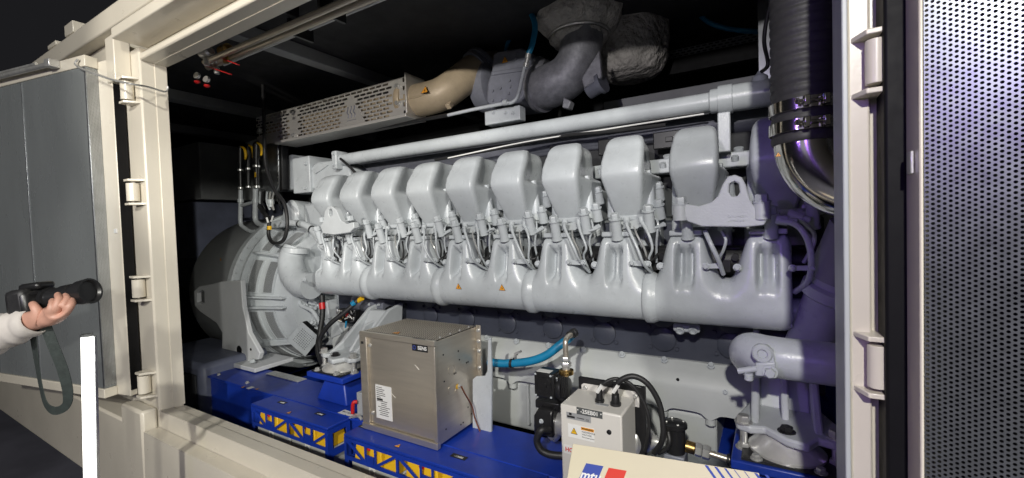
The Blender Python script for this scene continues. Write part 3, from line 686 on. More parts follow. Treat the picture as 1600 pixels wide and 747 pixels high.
# head bolts, sleeves, hoses: laid out once at the eighth cylinder, repeated at each
bolts8 = [(P(961, 343, 1.53), .017), (P(1013, 330, 1.57), .017), (P(1029, 321, 1.66), .0165), (P(1029, 293, 1.72), .0155)]
def loc8(mb): mb.v = [(v[0] - X8, v[1], v[2]) for v in mb.v]; return mb
SLV = []
for k, (b, r) in enumerate(bolts8):
    SLV.append(shared(loc8(MB().lathe([(0, r * 1.08), (.06, r * 1.08), (.075, r * 1.3)] if k < 2 else [(0, r * 1.12), (.05, r * 1.35)], b, (0, .35, -1), 18)), 'bolt_sleeve', 'engine_paint'))
def hoses(n):
    r = random.Random(100 + n); j = lambda: V((r.uniform(-.010, .010), r.uniform(-.008, .004), r.uniform(-.008, .008)))
    def T_(pts, rad, name, m, seg=10):
        q = [P(*p) for p in pts]; q = [q[0]] + [p + j() for p in q[1:-1]] + [q[-1]]
        shared_ = shared(loc8(MB().tube(q, rad, seg)), name, m); return shared_
    L = [T_([(979, 346, 1.55), (984, 358, 1.52), (997, 385, 1.505), (1010, 410, 1.52), (1020, 428, 1.60)], [.008, .0056, .0052, .0052, .0052], 'fuel_hose', 'engine_paint'),
         T_([(1002, 346, 1.58), (1010, 362, 1.555), (1015, 385, 1.55), (1015, 405, 1.57), (1020, 428, 1.62)], [.008, .0052, .0045, .0045, .0045], 'fuel_hose', 'engine_paint'),
         T_([(1039, 351, 1.60), (1030, 355, 1.59), (1019, 362, 1.59), (1015, 374, 1.62)], [.008, .0045, .0045, .0045], 'fuel_line', 'engine_paint', 8),
         T_([(990, 352, 1.60), (996, 368, 1.57), (1004, 392, 1.565), (1010, 420, 1.60)], .0038, 'fuel_line', 'zinc', 8),
         T_([(1022, 340, 1.62), (1026, 352, 1.60), (1022, 380, 1.60), (1026, 410, 1.62)], .0042, 'fuel_line', 'engine_paint', 8),
         T_([(1008, 372, 1.60), (1016, 392, 1.585), (1010, 412, 1.585), (1000, 420, 1.60)], .0040, 'wire_loop', 'rubber', 8),
         T_([(998, 384, 1.60), (1006, 402, 1.575), (1020, 408, 1.575), (1028, 396, 1.60)], .0036, 'wire_loop', 'rubber', 8),
         T_([(1024, 400, 1.63), (1017, 412, 1.62), (1012, 425, 1.63), (1024, 432, 1.66)], .005, 'wire_loop', 'rubber', 8)]
    return L
FIT = [shared(loc8(MB().lathe([(0, .012), (.022, .012), (.024, .009), (.04, .009)], P(979, 341, 1.56), (.1, -.4, -1), 14)), 'hose_fitting', 'engine_paint'),
       shared(loc8(MB().lathe([(0, .011), (.022, .011), (.024, .009), (.036, .009)], P(1002, 340, 1.59), (.15, -.3, -1), 14)), 'hose_fitting', 'engine_paint'),
       shared(loc8(MB().lathe([(0, .009), (.03, .009)], P(1038, 350, 1.61), (-.6, -.5, -.4), 12)), 'hose_fitting', 'engine_paint')]
CLP = shared(loc8(MB().bar(P(988, 411, 1.535), P(1014, 412, 1.545), .006, .018)), 'hose_clamp', 'engine_paint')
BRK = shared(loc8(MB().box(-.055 + X8, .04 + X8, 1.60, 1.70, 1.568, 1.585).prism([(X8 - .06, 1.60, 1.575), (X8 + .045, 1.58, 1.575), (X8 + .075, 1.60, 1.61), (X8 + .04, 1.66, 1.63), (X8 - .05, 1.66, 1.63)], (0, .03, .0))), 'support_bracket', 'cast_paint')
BLK = shared(loc8(MB().box(X8 + .055, X8 + .125, 1.67, 1.75, 1.42, 1.50).box(X8 + .07, X8 + .10, 1.63, 1.67, 1.42, 1.46).lathe([(0, .012), (.05, .012)], (X8 + .115, 1.68, 1.47), -Y1, 12)), 'injector_valve', 'black_plastic')
for n in range(1, 11):
    W = Matrix.Translation((XC(n), 0, 0))
    for b, r in bolts8:
        bolt(EN, (b.x - X8 + XC(n), b.y, b.z), (0, -.35, 1), r=r)
    for q in SLV: inst('bolt_sleeve', q, EN, W)
    if n < 9:
        for h in hoses(n): inst(h.name.split('.')[0], h, EN, W)
        [inst('hose_fitting', q, EN, W) for q in FIT]; inst('hose_clamp', CLP, EN, W)
        for q in ((988, 411, 1.53), (1013, 412, 1.54)): p = P(*q); bolt(EN, (p.x - X8 + XC(n), p.y, p.z), r=.008)
        p = P(1032, 416, 1.565); bolt(EN, (p.x - X8 + XC(n), p.y, p.z), (.2, -1, .1), r=.010)
    inst('support_bracket', BRK, EN, W); inst('injector_valve', BLK, EN, W)
# special lines at ninth and tenth
MB().tube([P(1102, 362, 1.53), P(1110, 380, 1.50), P(1122, 405, 1.51), P(1130, 428, 1.56)], .0075, 10).build('fuel_hose', 'engine_paint', EN)
MB().tube([P(1128, 362, 1.57), P(1134, 375, 1.55), P(1130, 392, 1.56), P(1124, 402, 1.58)], .005, 10).build('fuel_hose', 'engine_paint', EN)
MB().bar(P(1102, 416, 1.535), P(1128, 415, 1.535), .006, .016).build('hose_clamp', 'engine_paint', EN)
for q in ((1103, 416, 1.53), (1152, 418, 1.535)): bolt(EN, P(*q), r=.009)
MB().tube([P(1222, 345, 1.50), P(1245, 352, 1.47), P(1262, 375, 1.46), P(1268, 410, 1.47), P(1262, 440, 1.5), P(1242, 456, 1.56)], .0085, 10).build('fuel_hose', 'engine_paint', EN)
MB().tube([P(1240, 335, 1.56), P(1258, 350, 1.54), P(1272, 365, 1.54), P(1270, 385, 1.55), P(1256, 410, 1.58)], .006, 10).build('fuel_hose', 'engine_paint', EN)
MB().lathe([(0, .014), (.03, .014), (.032, .011), (.055, .011)], P(1214, 343, 1.52), (1, -.3, -.2), 16).build('hose_fitting', 'engine_paint', EN)
MB().lathe([(0, .014), (.04, .014), (.042, .011), (.06, .011)], P(1232, 332, 1.56), (1, -.1, -.5), 16).build('hose_fitting', 'engine_paint', EN)
MB().bar(P(1236, 419, 1.50), P(1270, 419, 1.48), .008, .014).build('hose_clamp', 'engine_paint', EN)
for q in ((1238, 419, 1.49), (1268, 419, 1.475)): bolt(EN, P(*q), r=.008)
MB().tube([(-2.2, 1.70, 1.455), (.10, 1.70, 1.455)], .052, 16, 1).build('gap_shade_tube', 'rubber', EN)  # made-up black tube behind the hoses, its colour imitates shade in the port gaps
# ---- lifting eyes
def eye(outline, hole, yy, thick, name='lifting_eye', tilt=0.0):
    zb = min(P(a, b, yy).z for a, b in outline)
    f = lambda a, b: P(a, b, yy) 
    o = prism_hole([f(*q) for q in outline], [f(*q) for q in hole], (0, thick, 0)).build(name, 'cast_paint', EN, bevel=.005)
    return o
le = eye([(1058, 322), (1066, 318), (1092, 322), (1112, 316), (1122, 306), (1129, 288), (1137, 276), (1148, 273), (1159, 277), (1165, 288), (1172, 312), (1180, 326), (1200, 324), (1201, 338), (1194, 352), (1165, 355), (1096, 354), (1074, 346)],
         [(1140, 286), (1147, 283), (1154, 287), (1156, 300), (1152, 307), (1143, 307), (1139, 300)], 1.47, .035)
for px, py in ((1063, 318), (1190, 314)):
    b = P(px, py, 1.485); bolt(le, b + V((0, .0, -.004)), (0, -.15, 1), r=.0185)
    MB().lathe([(0, .023), (.05, .023)], b - Z1 * .055, Z1, 20).build('eye_sleeve', 'cast_paint', le)
text('SWL 4.0t', le, P(1150, 338, 1.4692), X1, Z1, .012, 'cast_paint', depth=.0012, name='cast_lettering')
text('LIFTING EYE', le, P(1150, 345, 1.4692), X1, Z1, .008, 'cast_paint', depth=.0012, name='cast_lettering')
le2 = eye([(500, 352), (505, 346), (507, 330), (512, 323), (518, 322), (525, 328), (532, 344), (541, 350), (552, 347), (553, 356), (546, 363), (522, 367), (504, 365)],
          [(513, 328), (517, 326), (519, 330), (519, 336), (516, 339), (513, 336)], 1.47, .035)
for px, py in ((505, 346), (548, 344)): bolt(le2, P(px, py, 1.49), (0, -.15, 1), r=.017)
# cover lettering: faint cast letters on each cover crown
for n in (7, 8, 9): text('mtu', EN, (XC(n), 1.5935, 1.8935), X1, (0, .55, .6), .022, 'engine_paint', name='cast_lettering', bold=True, shear=.3, depth=.0012)
# warning stickers on the manifold
for px, py in ((716.5, 448), (784.5, 450)): warn(EN, P(px, py, 1.5245), X1, (0, -.12, 1), .027)
# ---- long pipes over the covers
YP = 1.86
zp = (P(535, 251, YP).z + P(1185, 146, YP).z) / 2
xa, xb = P(533, 250, YP).x, P(1215, 140, YP).x
tp = MB().lathe([(0, .030), (.004, .036), (xb - xa - .35, .036), (xb - xa, .036)], (xa, YP, zp), X1, 28).build('water_pipe', 'engine_paint', EN)
xc_ = P(1131, 150, YP).x
MB().lathe([(-.05, .040), (-.045, .046), (-.02, .046), (-.018, .055), (.03, .055), (.032, .050), (.30, .050)], (xc_, YP, zp), X1, 28).build('pipe_collar', 'engine_paint', tp)
MB().box(xc_ - .022, xc_ + .022, YP - .02, YP + .01, zp - .20, zp - .05).build('pipe_bracket', 'engine_paint', tp, bevel=.004)
MB().lathe([(0, .028), (.02, .026), (.032, .012), (.04, .008)], (xc_ + .12, YP, zp + .042), Z1, 20).build('vent_plug', 'engine_paint', tp)
MB().box(xa - .03, xa + .015, YP - .05, YP + .05, zp - .06, zp + .055).build('pipe_flange', 'engine_paint', tp, bevel=.008)
for dz in (-.035, .035): bolt(tp, (xa - .004, YP - .05, zp + dz), r=.009)
MB().tube([(xa - .1, 2.06, zp - .05), (xb, 2.06, zp - .05)], .055, 24, 1).build('lower_pipe', 'iron_grey', EN)
MB().box(-1.0, .14, 1.90, 1.98, 1.80, 1.86).build('wiring_duct', 'engine_paint', EN, bevel=.006)
MB().tube([P(680, 250, 1.84), P(780, 232, 1.85), P(870, 214, 1.86), P(960, 205, 1.85), P(1040, 195, 1.86)], .008, 8).build('wiring_loom', 'rubber', EN)
MB().tube([P(700, 247, 1.83), P(820, 222, 1.85), P(960, 200, 1.86), P(1100, 178, 1.86)], .0035, 8).build('wiring_loom', 'white_print', EN)
for n in (7, 8, 9):
    MB().box(XC(n) - .20, XC(n) - .06, 1.885, 1.90, 1.90, 1.97).build('connector_box', 'black_plastic', EN, bevel=.004)
    MB().box(XC(n) - .15, XC(n) - .12, 1.878, 1.884, 1.925, 1.945).build('connector_clip', 'black_plastic', EN, bevel=.002)
    MB().lathe([(0, .012), (.018, .012)], (XC(n) + .115, 1.70, 1.80), (0, -.5, 1), 12).lathe([(0, .016), (.01, .016)], (XC(n) + .125, 1.74, 1.84), (0, -.5, 1), 12).build('sensor_plug', 'engine_paint', EN)
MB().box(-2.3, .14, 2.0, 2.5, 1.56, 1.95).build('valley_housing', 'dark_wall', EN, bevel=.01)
# front end housings (far left)
MB().box(P(443, 270, 1.9).x, P(466, 270, 1.9).x, 1.86, 2.1, P(455, 298, 1.9).z, P(455, 244, 1.9).z).build('gear_housing', 'engine_paint', EN, bevel=.01)
a, b = P(456, 250, 1.84), P(485, 300, 1.84)
MB().box(a.x, b.x, 1.84, 2.1, b.z, a.z + .01).build('housing_cover', 'engine_paint', EN, bevel=.006)
for px, py in ((478, 256), (478, 294)): bolt(EN, P(px, py, 1.838), r=.010)
a, b = P(485, 252, 1.86), P(545, 290, 1.86)
MB().prism([P(485, 262, 1.86), P(495, 253, 1.86), P(525, 250, 1.86), P(545, 262, 1.86), P(552, 295, 1.86), P(486, 296, 1.86)], (0, .25, 0)).build('gear_housing', 'engine_paint', EN, bevel=.012)
MB().prism([P(486, 266, 1.85), P(500, 255, 1.85), P(512, 258, 1.85), P(492, 272, 1.85)], (0, .012, 0)).build('housing_rib', 'engine_paint', EN, bevel=.004)
MB().tube([P(532, 248, 1.80), P(548, 262, 1.79), P(560, 276, 1.80)], .008, 8).build('wiring_loom', 'rubber', EN)
MB().lathe([(0, .09), (.12, .10), (.14, .08)], P(482, 335, 1.95), (-.1, -1, 0), 24).build('pulley_housing', 'engine_paint', EN)
MB().box(-2.75, -2.33, 1.85, 2.4, 1.06, 1.80).build('flywheel_housing', 'engine_paint', EN, bevel=.02)
# flywheel-side clutter below the manifold
rr = random.Random(5)
for i in range(9):
    px, py = 474 + rr.random() * 34, 468 + rr.random() * 50
    MB().lathe([(0, .016), (.03, .016), (.034, .011), (.05, .011)], P(px, py, 1.72), (rr.uniform(-.5, .5), -1, rr.uniform(-.4, .4)), 14).build('plug', 'engine_paint', EN)
MB().tube([P(466, 460, 1.70), P(470, 476, 1.68), P(488, 486, 1.68), P(500, 505, 1.68), P(506, 520, 1.7)], .013, 10).build('oil_pipe', 'engine_paint', EN)
MB().prism([P(470, 470, 1.76), P(510, 470, 1.76), P(520, 540, 1.76), P(480, 540, 1.76)], (0, .1, 0)).build('side_housing', 'cast_paint', EN, bevel=.01)
MB().prism([P(505, 500, 1.70), P(522, 494, 1.70), P(535, 520, 1.66), P(516, 530, 1.66)], (0, .05, 0)).build('side_bracket', 'cast_paint', EN, bevel=.006)
st = MB().tube([P(560, 470, 1.72), P(610, 478, 1.72)], .055, 20, 1).build('starter_motor', 'iron_grey', EN)
MB().lathe([(0, .03), (.012, .034), (.03, .03)], P(613, 487, 1.70), -Y1, 20).build('starter_cap', 'black_paint', st)
plate(EN, P(591, 487, 1.655), X1, Z1, .075, .028, 'label_silver', 'data_label')
for px in (577, 592): bolt(EN, P(px, 476, 1.66), r=.006)
# cables and small connectors
EC = thing('starter_cables', 'black starter cables with red sleeve hanging below the intake manifold', 'cables', P(503, 575, 1.5))
MB().tube([P(503, 462, 1.62), P(504, 490, 1.60), P(500, 520, 1.56), P(497, 548, 1.52), P(507, 575, 1.50)], .0155, 12).build('cable', 'rubber', EC)
MB().tube([P(560, 468, 1.60), P(540, 487, 1.55), P(515, 507, 1.50), P(500, 530, 1.48), P(502, 555, 1.48), P(508, 575, 1.49)], .0125, 12).build('cable', 'rubber', EC)
MB().tube([P(503, 473, 1.603), P(504, 483, 1.60)], .0175, 14, 1).build('cable_sleeve', 'red', EC)
MB().tube([P(550, 476, 1.575), P(555, 472, 1.585)], .0145, 14, 1).build('cable_sleeve', 'hose_blue', EC)
MB().tube([P(560, 470, 1.60), P(566, 466, 1.60)], .013, 12, 1).build('cable_sleeve', 'yellow', EC)
CB = thing('terminal_strip', 'small wiring terminals with tiny red and blue plugs under the manifold', 'terminals', P(541, 495, 1.6))
for i in range(22):
    px, py = 526 + rr.random() * 30, 484 + rr.random() * 18
    p = P(px, py, 1.60); m = rr.choice(['zinc', 'brass', 'white_print', 'black_plastic', 'zinc'])
    MB().tube([p, p + V((rr.uniform(-.02, .02), -.012, rr.uniform(-.01, .015))), p + V((rr.uniform(-.03, .03), .0, rr.uniform(-.02, .02)))], .0032, 6, 4).build('wire', m, CB)
MB().tube([P(543, 490, 1.585), P(541, 494, 1.585)], .006, 8, 1).build('plug', 'red', CB); MB().tube([P(541, 502, 1.585), P(540, 512, 1.585)], .005, 8, 1).build('plug', 'hose_blue', CB)
MB().box(P(528, 490, 1.62).x, P(555, 490, 1.62).x, 1.62, 1.66, P(540, 505, 1.62).z, P(540, 484, 1.62).z).build('terminal_block', 'black_plastic', CB, bevel=.003)
# ================================================================== ALTERNATOR
YA, ZA = 2.06, 1.175
AL = thing('alternator', 'grey round alternator with mesh vents on the blue frame at the far left', 'alternator', (-3.2, YA, .62))
def ringp(x, r, a): return V((x, YA - r * math.cos(a), ZA + r * math.sin(a)))      # a = 0 faces the camera side
MB().lathe([(0, .535), (.02, .545), (.62, .545)], (-3.66, YA, ZA), X1, 64).build('drum', 'alt_paint', AL)
MB().lathe([(0, .55), (.004, .588), (.05, .588), (.056, .582), (.056, .50)], (-3.05, YA, ZA), X1, 72, cap=False).build('flange_ring', 'engine_paint', AL)
MB().lathe([(0, .545), (.012, .55), (.03, .55), (.03, .49)], (-2.985, YA, ZA), X1, 72, cap=False).build('inner_ring', 'engine_paint', AL)
MB().lathe([(0, .520), (.03, .512), (.26, .468), (.28, .452), (.34, .44), (.40, .43), (.41, .10)], (-2.98, YA, ZA), X1, 72).build('end_bell', 'engine_paint', AL)
for i in range(40):
    a = math.pi * 2 * i / 40
    bolt(AL, ringp(-2.9935, .570, a), X1, r=.007)
def conepatch(a0, a1, x0, x1, lift):
    def fn(u, v, q):      # u along angle (0..1), v along x (0..1)
        a = a0 + (a1 - a0) * u; x = x0 + (x1 - x0) * v
        r = .512 - (x + 2.95) / .23 * .044 + lift - q
        return ringp(x, r, a)
    return fn
for a0, a1 in ((.10, .52), (.66, 1.08), (-.58, -.16), (-1.12, -.70)):
    for x0, x1, k in ((-2.935, -2.86, 0), (-2.80, -2.725, 1)):
        f0 = conepatch(a0, a1, x0, x1, .004)
        back = MB(); n = 14; vs = []
        for i in range(n + 1):
            for v in (0, 1): vs.append(f0(i / n, v, .003))
        back.add(vs, [(2 * i, 2 * i + 1, 2 * i + 3, 2 * i + 2) for i in range(n)])
        vb = back.build('vent_opening', 'black_paint', AL)
        nc, nr = 40, 11
        mb = perforated(nc, nr, 1 / nc, 1 / nr, .35 / nc, .34 / nr, lambda u, v, q, f0=f0: f0(min(1, u), min(1, v), q * .4), .003)
        flat_build(mb, 'vent_mesh', 'alt_paint', vb)
        fr = MB()
        for (ua, ub, va, vb_) in ((-.03, 1.03, -.14, 0), (-.03, 1.03, 1, 1.14), (-.03, 0, 0, 1), (1, 1.03, 0, 1)):
            rings = []
            for i in range(n + 1):
                u = ua + (ub - ua) * i / n
                rings.append([f0(u, va, .004), f0(u, vb_, .004), f0(u, vb_, -.003), f0(u, va, -.003)])
            fr.loft(rings)
        fr.build('vent_frame', 'engine_paint', vb)
for a in (.04, .59, 1.15, -.09, -.64):
    p0, p1 = ringp(-2.95, .53, a), ringp(-2.62, .455, a)
    MB().bar(p0, p1, .012, .05, ringp(0, 1, a) - ringp(0, 0, a)).build('rib', 'engine_paint', AL, bevel=.003)
MB().lathe([(0, .47), (.012, .478), (.035, .478), (.045, .46)], (-2.85, YA, ZA), X1, 64).build('bell_ring', 'engine_paint', AL)
q = [P(a, b, 1.66) for a, b in ((472, 503), (500, 528), (477, 557), (447, 532))]
cover = perforated(12, 12, 1 / 12, 1 / 12, .027, .027, lambda u, v, w_: q[0] * 0 + (q[3] * (1 - u) + q[0] * u) * (1 - v) + (q[2] * (1 - u) + q[1] * u) * v + V((0, w_, 0)), .004, horiz=False, stagger=0, skip=lambda u, v: min(u, v, 1 - u, 1 - v) < .16)
cv = flat_build(cover, 'perforated_cover', 'engine_paint', AL)
MB().prism([p + V((0, .0042, 0)) for p in q], (0, .03, 0)).build('cover_back', 'black_paint', cv, smooth=False)
fo = [(303, 455), (311, 447), (330, 444), (345, 440), (376, 438), (379, 480), (388, 520), (406, 552), (403, 562), (346, 572), (347, 520), (338, 505), (312, 487), (304, 478)]
hl = [(308, 458), (315, 453), (319, 456), (319, 472), (315, 476), (308, 472)]
ft = prism_hole([P(a, b, 1.455) for a, b in fo], [P(a, b, 1.455) for a, b in hl], (0, .03, 0)).build('side_foot', 'foot_paint', AL, bevel=.005)
MB().lathe([(0, .028), (.002, .028)], P(374, 547, 1.4535), -Y1, 20).build('foot_hole', 'black_paint', ft)
MB().lathe([(0, .008), (.002, .008)], P(392, 546, 1.4535), -Y1, 12).build('foot_hole', 'black_paint', ft)
a, b = P(338, 574, 1.42), P(400, 572, 1.42)
MB().box(a.x, b.x + .06, 1.38, 1.62, .795, .82).build('foot_plate', 'foot_paint', ft, bevel=.004)
for px in (352, 395): bolt(ft, P(px, 566, 1.43), Z1, r=.014)
MB().box(a.x + .02, a.x + .05, 1.535, 1.9, .82, 1.25).build('foot_gusset', 'alt_paint', ft, bevel=.004)
warn(AL, P(352, 405, 1.60) + V((0, -.03, 0)), X1, Z1, .02)
# ================================================================== PLUG PANEL AND CABLES ABOVE THE ALTERNATOR
PP = thing('plug_panel', 'zinc plug panel with three black plugs and yellow levers at the engine end', 'plug panel', P(410, 380, 1.75))
MB().prism([P(383, 222, 1.80), P(445, 206, 1.80), P(450, 212, 1.80), P(384, 229, 1.80)], (0, .10, 0)).build('top_plate', 'galvanised', PP, bevel=.003)
MB().prism([P(405, 229, 1.80), P(434, 221, 1.80), P(436, 290, 1.80), P(430, 305, 1.80), P(407, 296, 1.80)], (0, .02, 0)).build('back_plate', 'galvanised', PP, bevel=.003)
MB().prism([P(436, 221, 1.79), P(440, 220, 1.79), P(441, 296, 1.79), P(437, 300, 1.79)], (0, .05, 0)).build('side_plate', 'black_plastic', PP, bevel=.002)
for i, (x, y0, y1, r) in enumerate(((376, 232, 292, .020), (388, 230, 290, .018), (401, 226, 290, .024))):
    yy = 1.72 + .02 * (i == 1)
    pts = [P(x, y0, yy), P(x - .5, (y0 + y1) / 2 - 6, yy), P(x, y1, yy)]
    pg = MB().tube([pts[0] + V((0, 0, .01)), pts[0], P(x - .3, y0 + 22, yy)], [r * .6, r, r * 1.05], 14).tube([P(x - .3, y0 + 22, yy), pts[2]], r * .8, 14, 1).build('plug', 'black_plastic', PP)
    MB().lathe([(-.006, r * 1.05), (.006, r * 1.05)], P(x - .3, y0 + 34, yy), Z1, 16).build('clamp_band', 'zinc', pg)
    MB().lathe([(-.006, r * .95), (.006, r * .95)], P(x, y1 + 2, yy), Z1, 16).build('clamp_band', 'zinc', pg)
    MB().tube([P(x + 1, y0 - 3, yy - .02), P(x + 6, y0 + 1, yy - .022), P(x + 8, y0 + 10, yy - .022), P(x + 7, y0 + 17, yy - .022)], [.006, .009, .009, .005], 8).build('lever', 'yellow', pg)
plate(PP, P(399, 273, 1.693), X1, Z1, .018, .034, 'yellow', 'tag')
for x, y0, y1, e in ((376, 292, 356, (395, 362)), (399, 292, 350, (418, 353))):
    yy = 1.735
    MB().tube([P(x, y0, yy), P(x, y0 + 28, yy), P(x, y1 - 8, yy), P(x + 6, y1, yy), P(*e, yy), P(e[0] + 30, e[1] - 2, yy + .02)], .015 if x < 390 else .018, 12).build('conduit', 'engine_paint', PP)
    MB().lathe([(-.012, .021), (.012, .021)], P(x, y0 + 22, yy), Z1, 14).build('conduit_coupling', 'engine_paint', PP)
MB().tube([P(378, 321, 1.735), P(396, 316, 1.735)], .012, 12, 1).build('conduit', 'engine_paint', PP)
MB().tube([P(420, 352, 1.75), P(450, 348, 1.76), P(478, 352, 1.77), P(495, 368, 1.76), P(505, 385, 1.72)], .022, 14).build('conduit', 'engine_paint', PP)
for px, py in ((468, 350), (487, 358)): MB().lathe([(-.004, .0235), (.004, .0235)], P(px, py, 1.765), (1, 0, -.3), 16).build('cable_tie', 'rubber', PP)
MB().tube([P(408, 80, 1.74), P(411, 140, 1.70), P(413, 200, 1.68), P(415, 255, 1.66), P(428, 295, 1.65), P(444, 318, 1.64), P(449, 350, 1.63), P(443, 375, 1.63), P(428, 380, 1.64), P(420, 368, 1.65), P(421, 345, 1.66)], .0115, 12, 8).build('cable', 'rubber', PP)
MB().tube([P(404, 320, 1.76), P(412, 332, 1.74), P(420, 342, 1.74)], .016, 12).build('cable', 'rubber', PP)
for k, (x, y) in enumerate(((419, 348), (424, 346))): MB().tube([P(x, y, 1.645), P(x + 4 * (k * 2 - 1) * .6, y - 8, 1.64)], .006, 8, 1).build('cable_end', 'white_print', PP)
MB().lathe([(-.012, .014), (.012, .014)], P(421, 356, 1.648), Z1, 12).build('tape', 'yellow', PP)
bl = [P(440, 208, 1.78), P(447, 224, 1.78)]
for k in range(4): MB().lathe([(-.004, .018), (.004, .018)], bl[0] * (1 - k / 3) + bl[1] * k / 3, Z1, 16).build('spring_coil', 'galvanised', PP)
for k in range(7): bolt(PP, P(434.5, 232 + k * 9, 1.797), r=.004, painted=False)
rr = random.Random(9)
for k in range(6):
    x = 406 + k * 5.5
    MB().tube([P(x, 300, 1.78), P(x + rr.uniform(-3, 3), 315, 1.76), P(x + rr.uniform(-4, 6), 328, 1.77)], .007, 8).build('conduit', rr.choice(['engine_paint', 'black_plastic', 'zinc']), PP)
MB().lathe([(0, .022), (.03, .022), (.032, .017), (.05, .017)], P(423, 312, 1.76), -Z1, 16).build('sensor', 'engine_paint', PP)
# ================================================================== HEAT GUARD
HG = thing('heat_guard', 'slotted stainless heat guard with embossed hot-surface triangle above the engine', 'heat guard', (-2.4, 1.78, 2.2))
gx0, gx1, gz0, gz1, gy = -3.09, -1.665, 2.20, 2.415, 1.75
def tri_in(x, z):
    c = -2.10; return 2.215 < z < 2.395 and abs(x - c) < (2.395 - z) * .62 + .012
def gskip(u, v):
    x, z = gx0 + u, gz0 + .018 + v
    return tri_in(x, z) or x > gx1 - .12 or abs(x - (-2.66)) < .05 or x < gx0 + .02 or (x < -2.83 and z < 2.285)
ncol = int((gx1 - gx0) / .052); nrow = 9
flat_build(perforated(ncol, nrow, .052, (gz1 - gz0 - .02) / nrow, .0215, .0058, lambda u, v, w_: V((min(gx0 + u, gx1), gy + w_, gz0 + .018 + v)), .002, slot=1, horiz=True, skip=gskip), 'slotted_sheet', 'guard_steel', HG)
MB().box(gx0 + .24, gx1 + .012, gy - .02, gy + .14, gz0, gz0 + .018).build('bottom_flange', 'guard_steel', HG, bevel=.002)
MB().box(gx1 + .0005, gx1 + .012, gy - .01, gy + .14, gz0 + .019, gz1 + .02).build('end_plate', 'guard_steel', HG, bevel=.002)
MB().box(gx0, gx1, gy + .0025, gy + .14, gz1, gz1 + .003).build('top_sheet', 'guard_steel', HG, smooth=False)
t3 = [V((-2.215, gy - .0003, 2.226)), V((-1.985, gy - .0003, 2.226)), V((-2.10, gy - .0003, 2.392))]
MB().prism(t3, (0, -.002, 0)).build('warning_triangle', 'guard_steel', HG, bevel=.002)
wv = MB()
for k in (-1, 0, 1): wv.tube([V((-2.10 + k * .028 + .007 * math.sin(t * 2.2), gy - .003, 2.265 + t * .0165)) for t in range(5)], .0035, 6, 3)
wv.bar((-2.14, gy - .003, 2.25), (-2.06, gy - .003, 2.25), .002, .005, Y1).build('hot_surface_symbol', 'iron_grey', HG)
for x, z in ((gx1 - .06, 2.375), (gx1 - .06, 2.285), (-2.66, 2.385), (-2.66, 2.235), (gx0 + .05, 2.32)): bolt(HG, (x, gy - .0015, z), r=.013, painted=False)
MB().box(gx0 + .02, gx1 - .06, gy + .05, gy + .12, 2.22, 2.38).build('hot_pipe', 'tan_cast', HG, bevel=.03)
# ================================================================== EXHAUST ELBOW, TURBOCHARGER, STACK
EE = thing('exhaust_elbow', 'tan cast exhaust elbow leaving the slotted heat guard', 'exhaust elbow', P(650, 180, 1.80))
pts = [P(634, 160, 1.84), P(660, 156, 1.84), P(690, 147, 1.86), P(718, 128, 1.92), P(745, 108, 2.02), P(775, 104, 2.15)]
MB().tube(pts, [.088, .088, .086, .086, .085, .085], 28, 8).build('pipe', 'tan_cast', EE)
MB().lathe([(-.02, .10), (-.012, .106), (.012, .106), (.02, .10)], pts[0] + V((.02, 0, 0)), pts[1] - pts[0], 32).build('end_ring', 'tan_cast', EE)
d = (pts[4] - pts[3]).normalized()
MB().lathe([(-.012, .100), (.012, .100)], pts[4], d, 28).lathe([(.02, .104), (.045, .104)], pts[4], d, 28).build('clamp_band', 'iron_grey', EE)
MB().tube([p + V((.0, -.085, -.01)) for p in pts[:4]], .006, 8, 8).build('casting_seam', 'tan_cast', EE)
MB().box(-.014, .014, -.014, .014, 0, .03, M4(P(704, 162, 1.80), (0, -.6, -.6))).build('boss', 'tan_cast', EE, bevel=.003)
warn(EE, P(664, 141, 1.748), X1, (0, .35, 1), .042)
TU = thing('turbocharger', 'dark grey turbocharger housing with warning sticker above the water pipe', 'turbocharger', P(795, 190, 1.9))
f = lambda a, b: P(a, b, 1.93)
MB().prism([f(770, 84), f(778, 79), f(814, 74), f(827, 80), f(829, 98), f(822, 112), f(820, 150), f(812, 160), f(764, 166), f(759, 158), f(761, 130), f(768, 108)], (0, .28, 0)).build('housing', 'iron_grey', TU, bevel=.012)
MB().prism([P(768, 112, 1.922), P(820, 104, 1.922), P(821, 110, 1.922), P(767, 118, 1.922)], (0, .012, 0)).build('housing_step', 'iron_grey', TU, bevel=.004)
warn(TU, P(789, 94, 1.928), X1, Z1, .034)
for px, py in ((806, 84), (806, 92), (770, 142), (782, 138), (796, 126), (797, 136), (795, 146), (770, 157), (783, 156)): MB().lathe([(0, .008), (.006, .008)], P(px, py, 1.929), -Y1, 12).build('bolt', 'iron_grey', TU)
MB().lathe([(0, .13), (.05, .15), (.10, .15), (.12, .12)], P(752, 140, 2.08), X1, 32).build('compressor_ring', 'iron_grey', TU)
MB().lathe([(0, .10), (.03, .115), (.06, .115), (.10, .09)], P(832, 128, 2.05), X1, 32).build('turbine_ring', 'cast_iron', TU)
MB().box(P(757, 175, 1.84).x, P(812, 175, 1.84).x, 1.84, 1.90, P(780, 192, 1.84).z, P(780, 170, 1.84).z).build('foot_bracket', 'engine_paint', TU, bevel=.004)
for px in (771, 790, 802): bolt(TU, P(px, 176, 1.838), r=.007)
MB().tube([P(700, 180, 1.80), P(740, 171, 1.80), P(786, 162, 1.80), P(800, 160, 1.80), P(809, 150, 1.81), P(816, 122, 1.84), P(820, 105, 1.85)], .0085, 10).build('oil_line', 'engine_paint', TU)
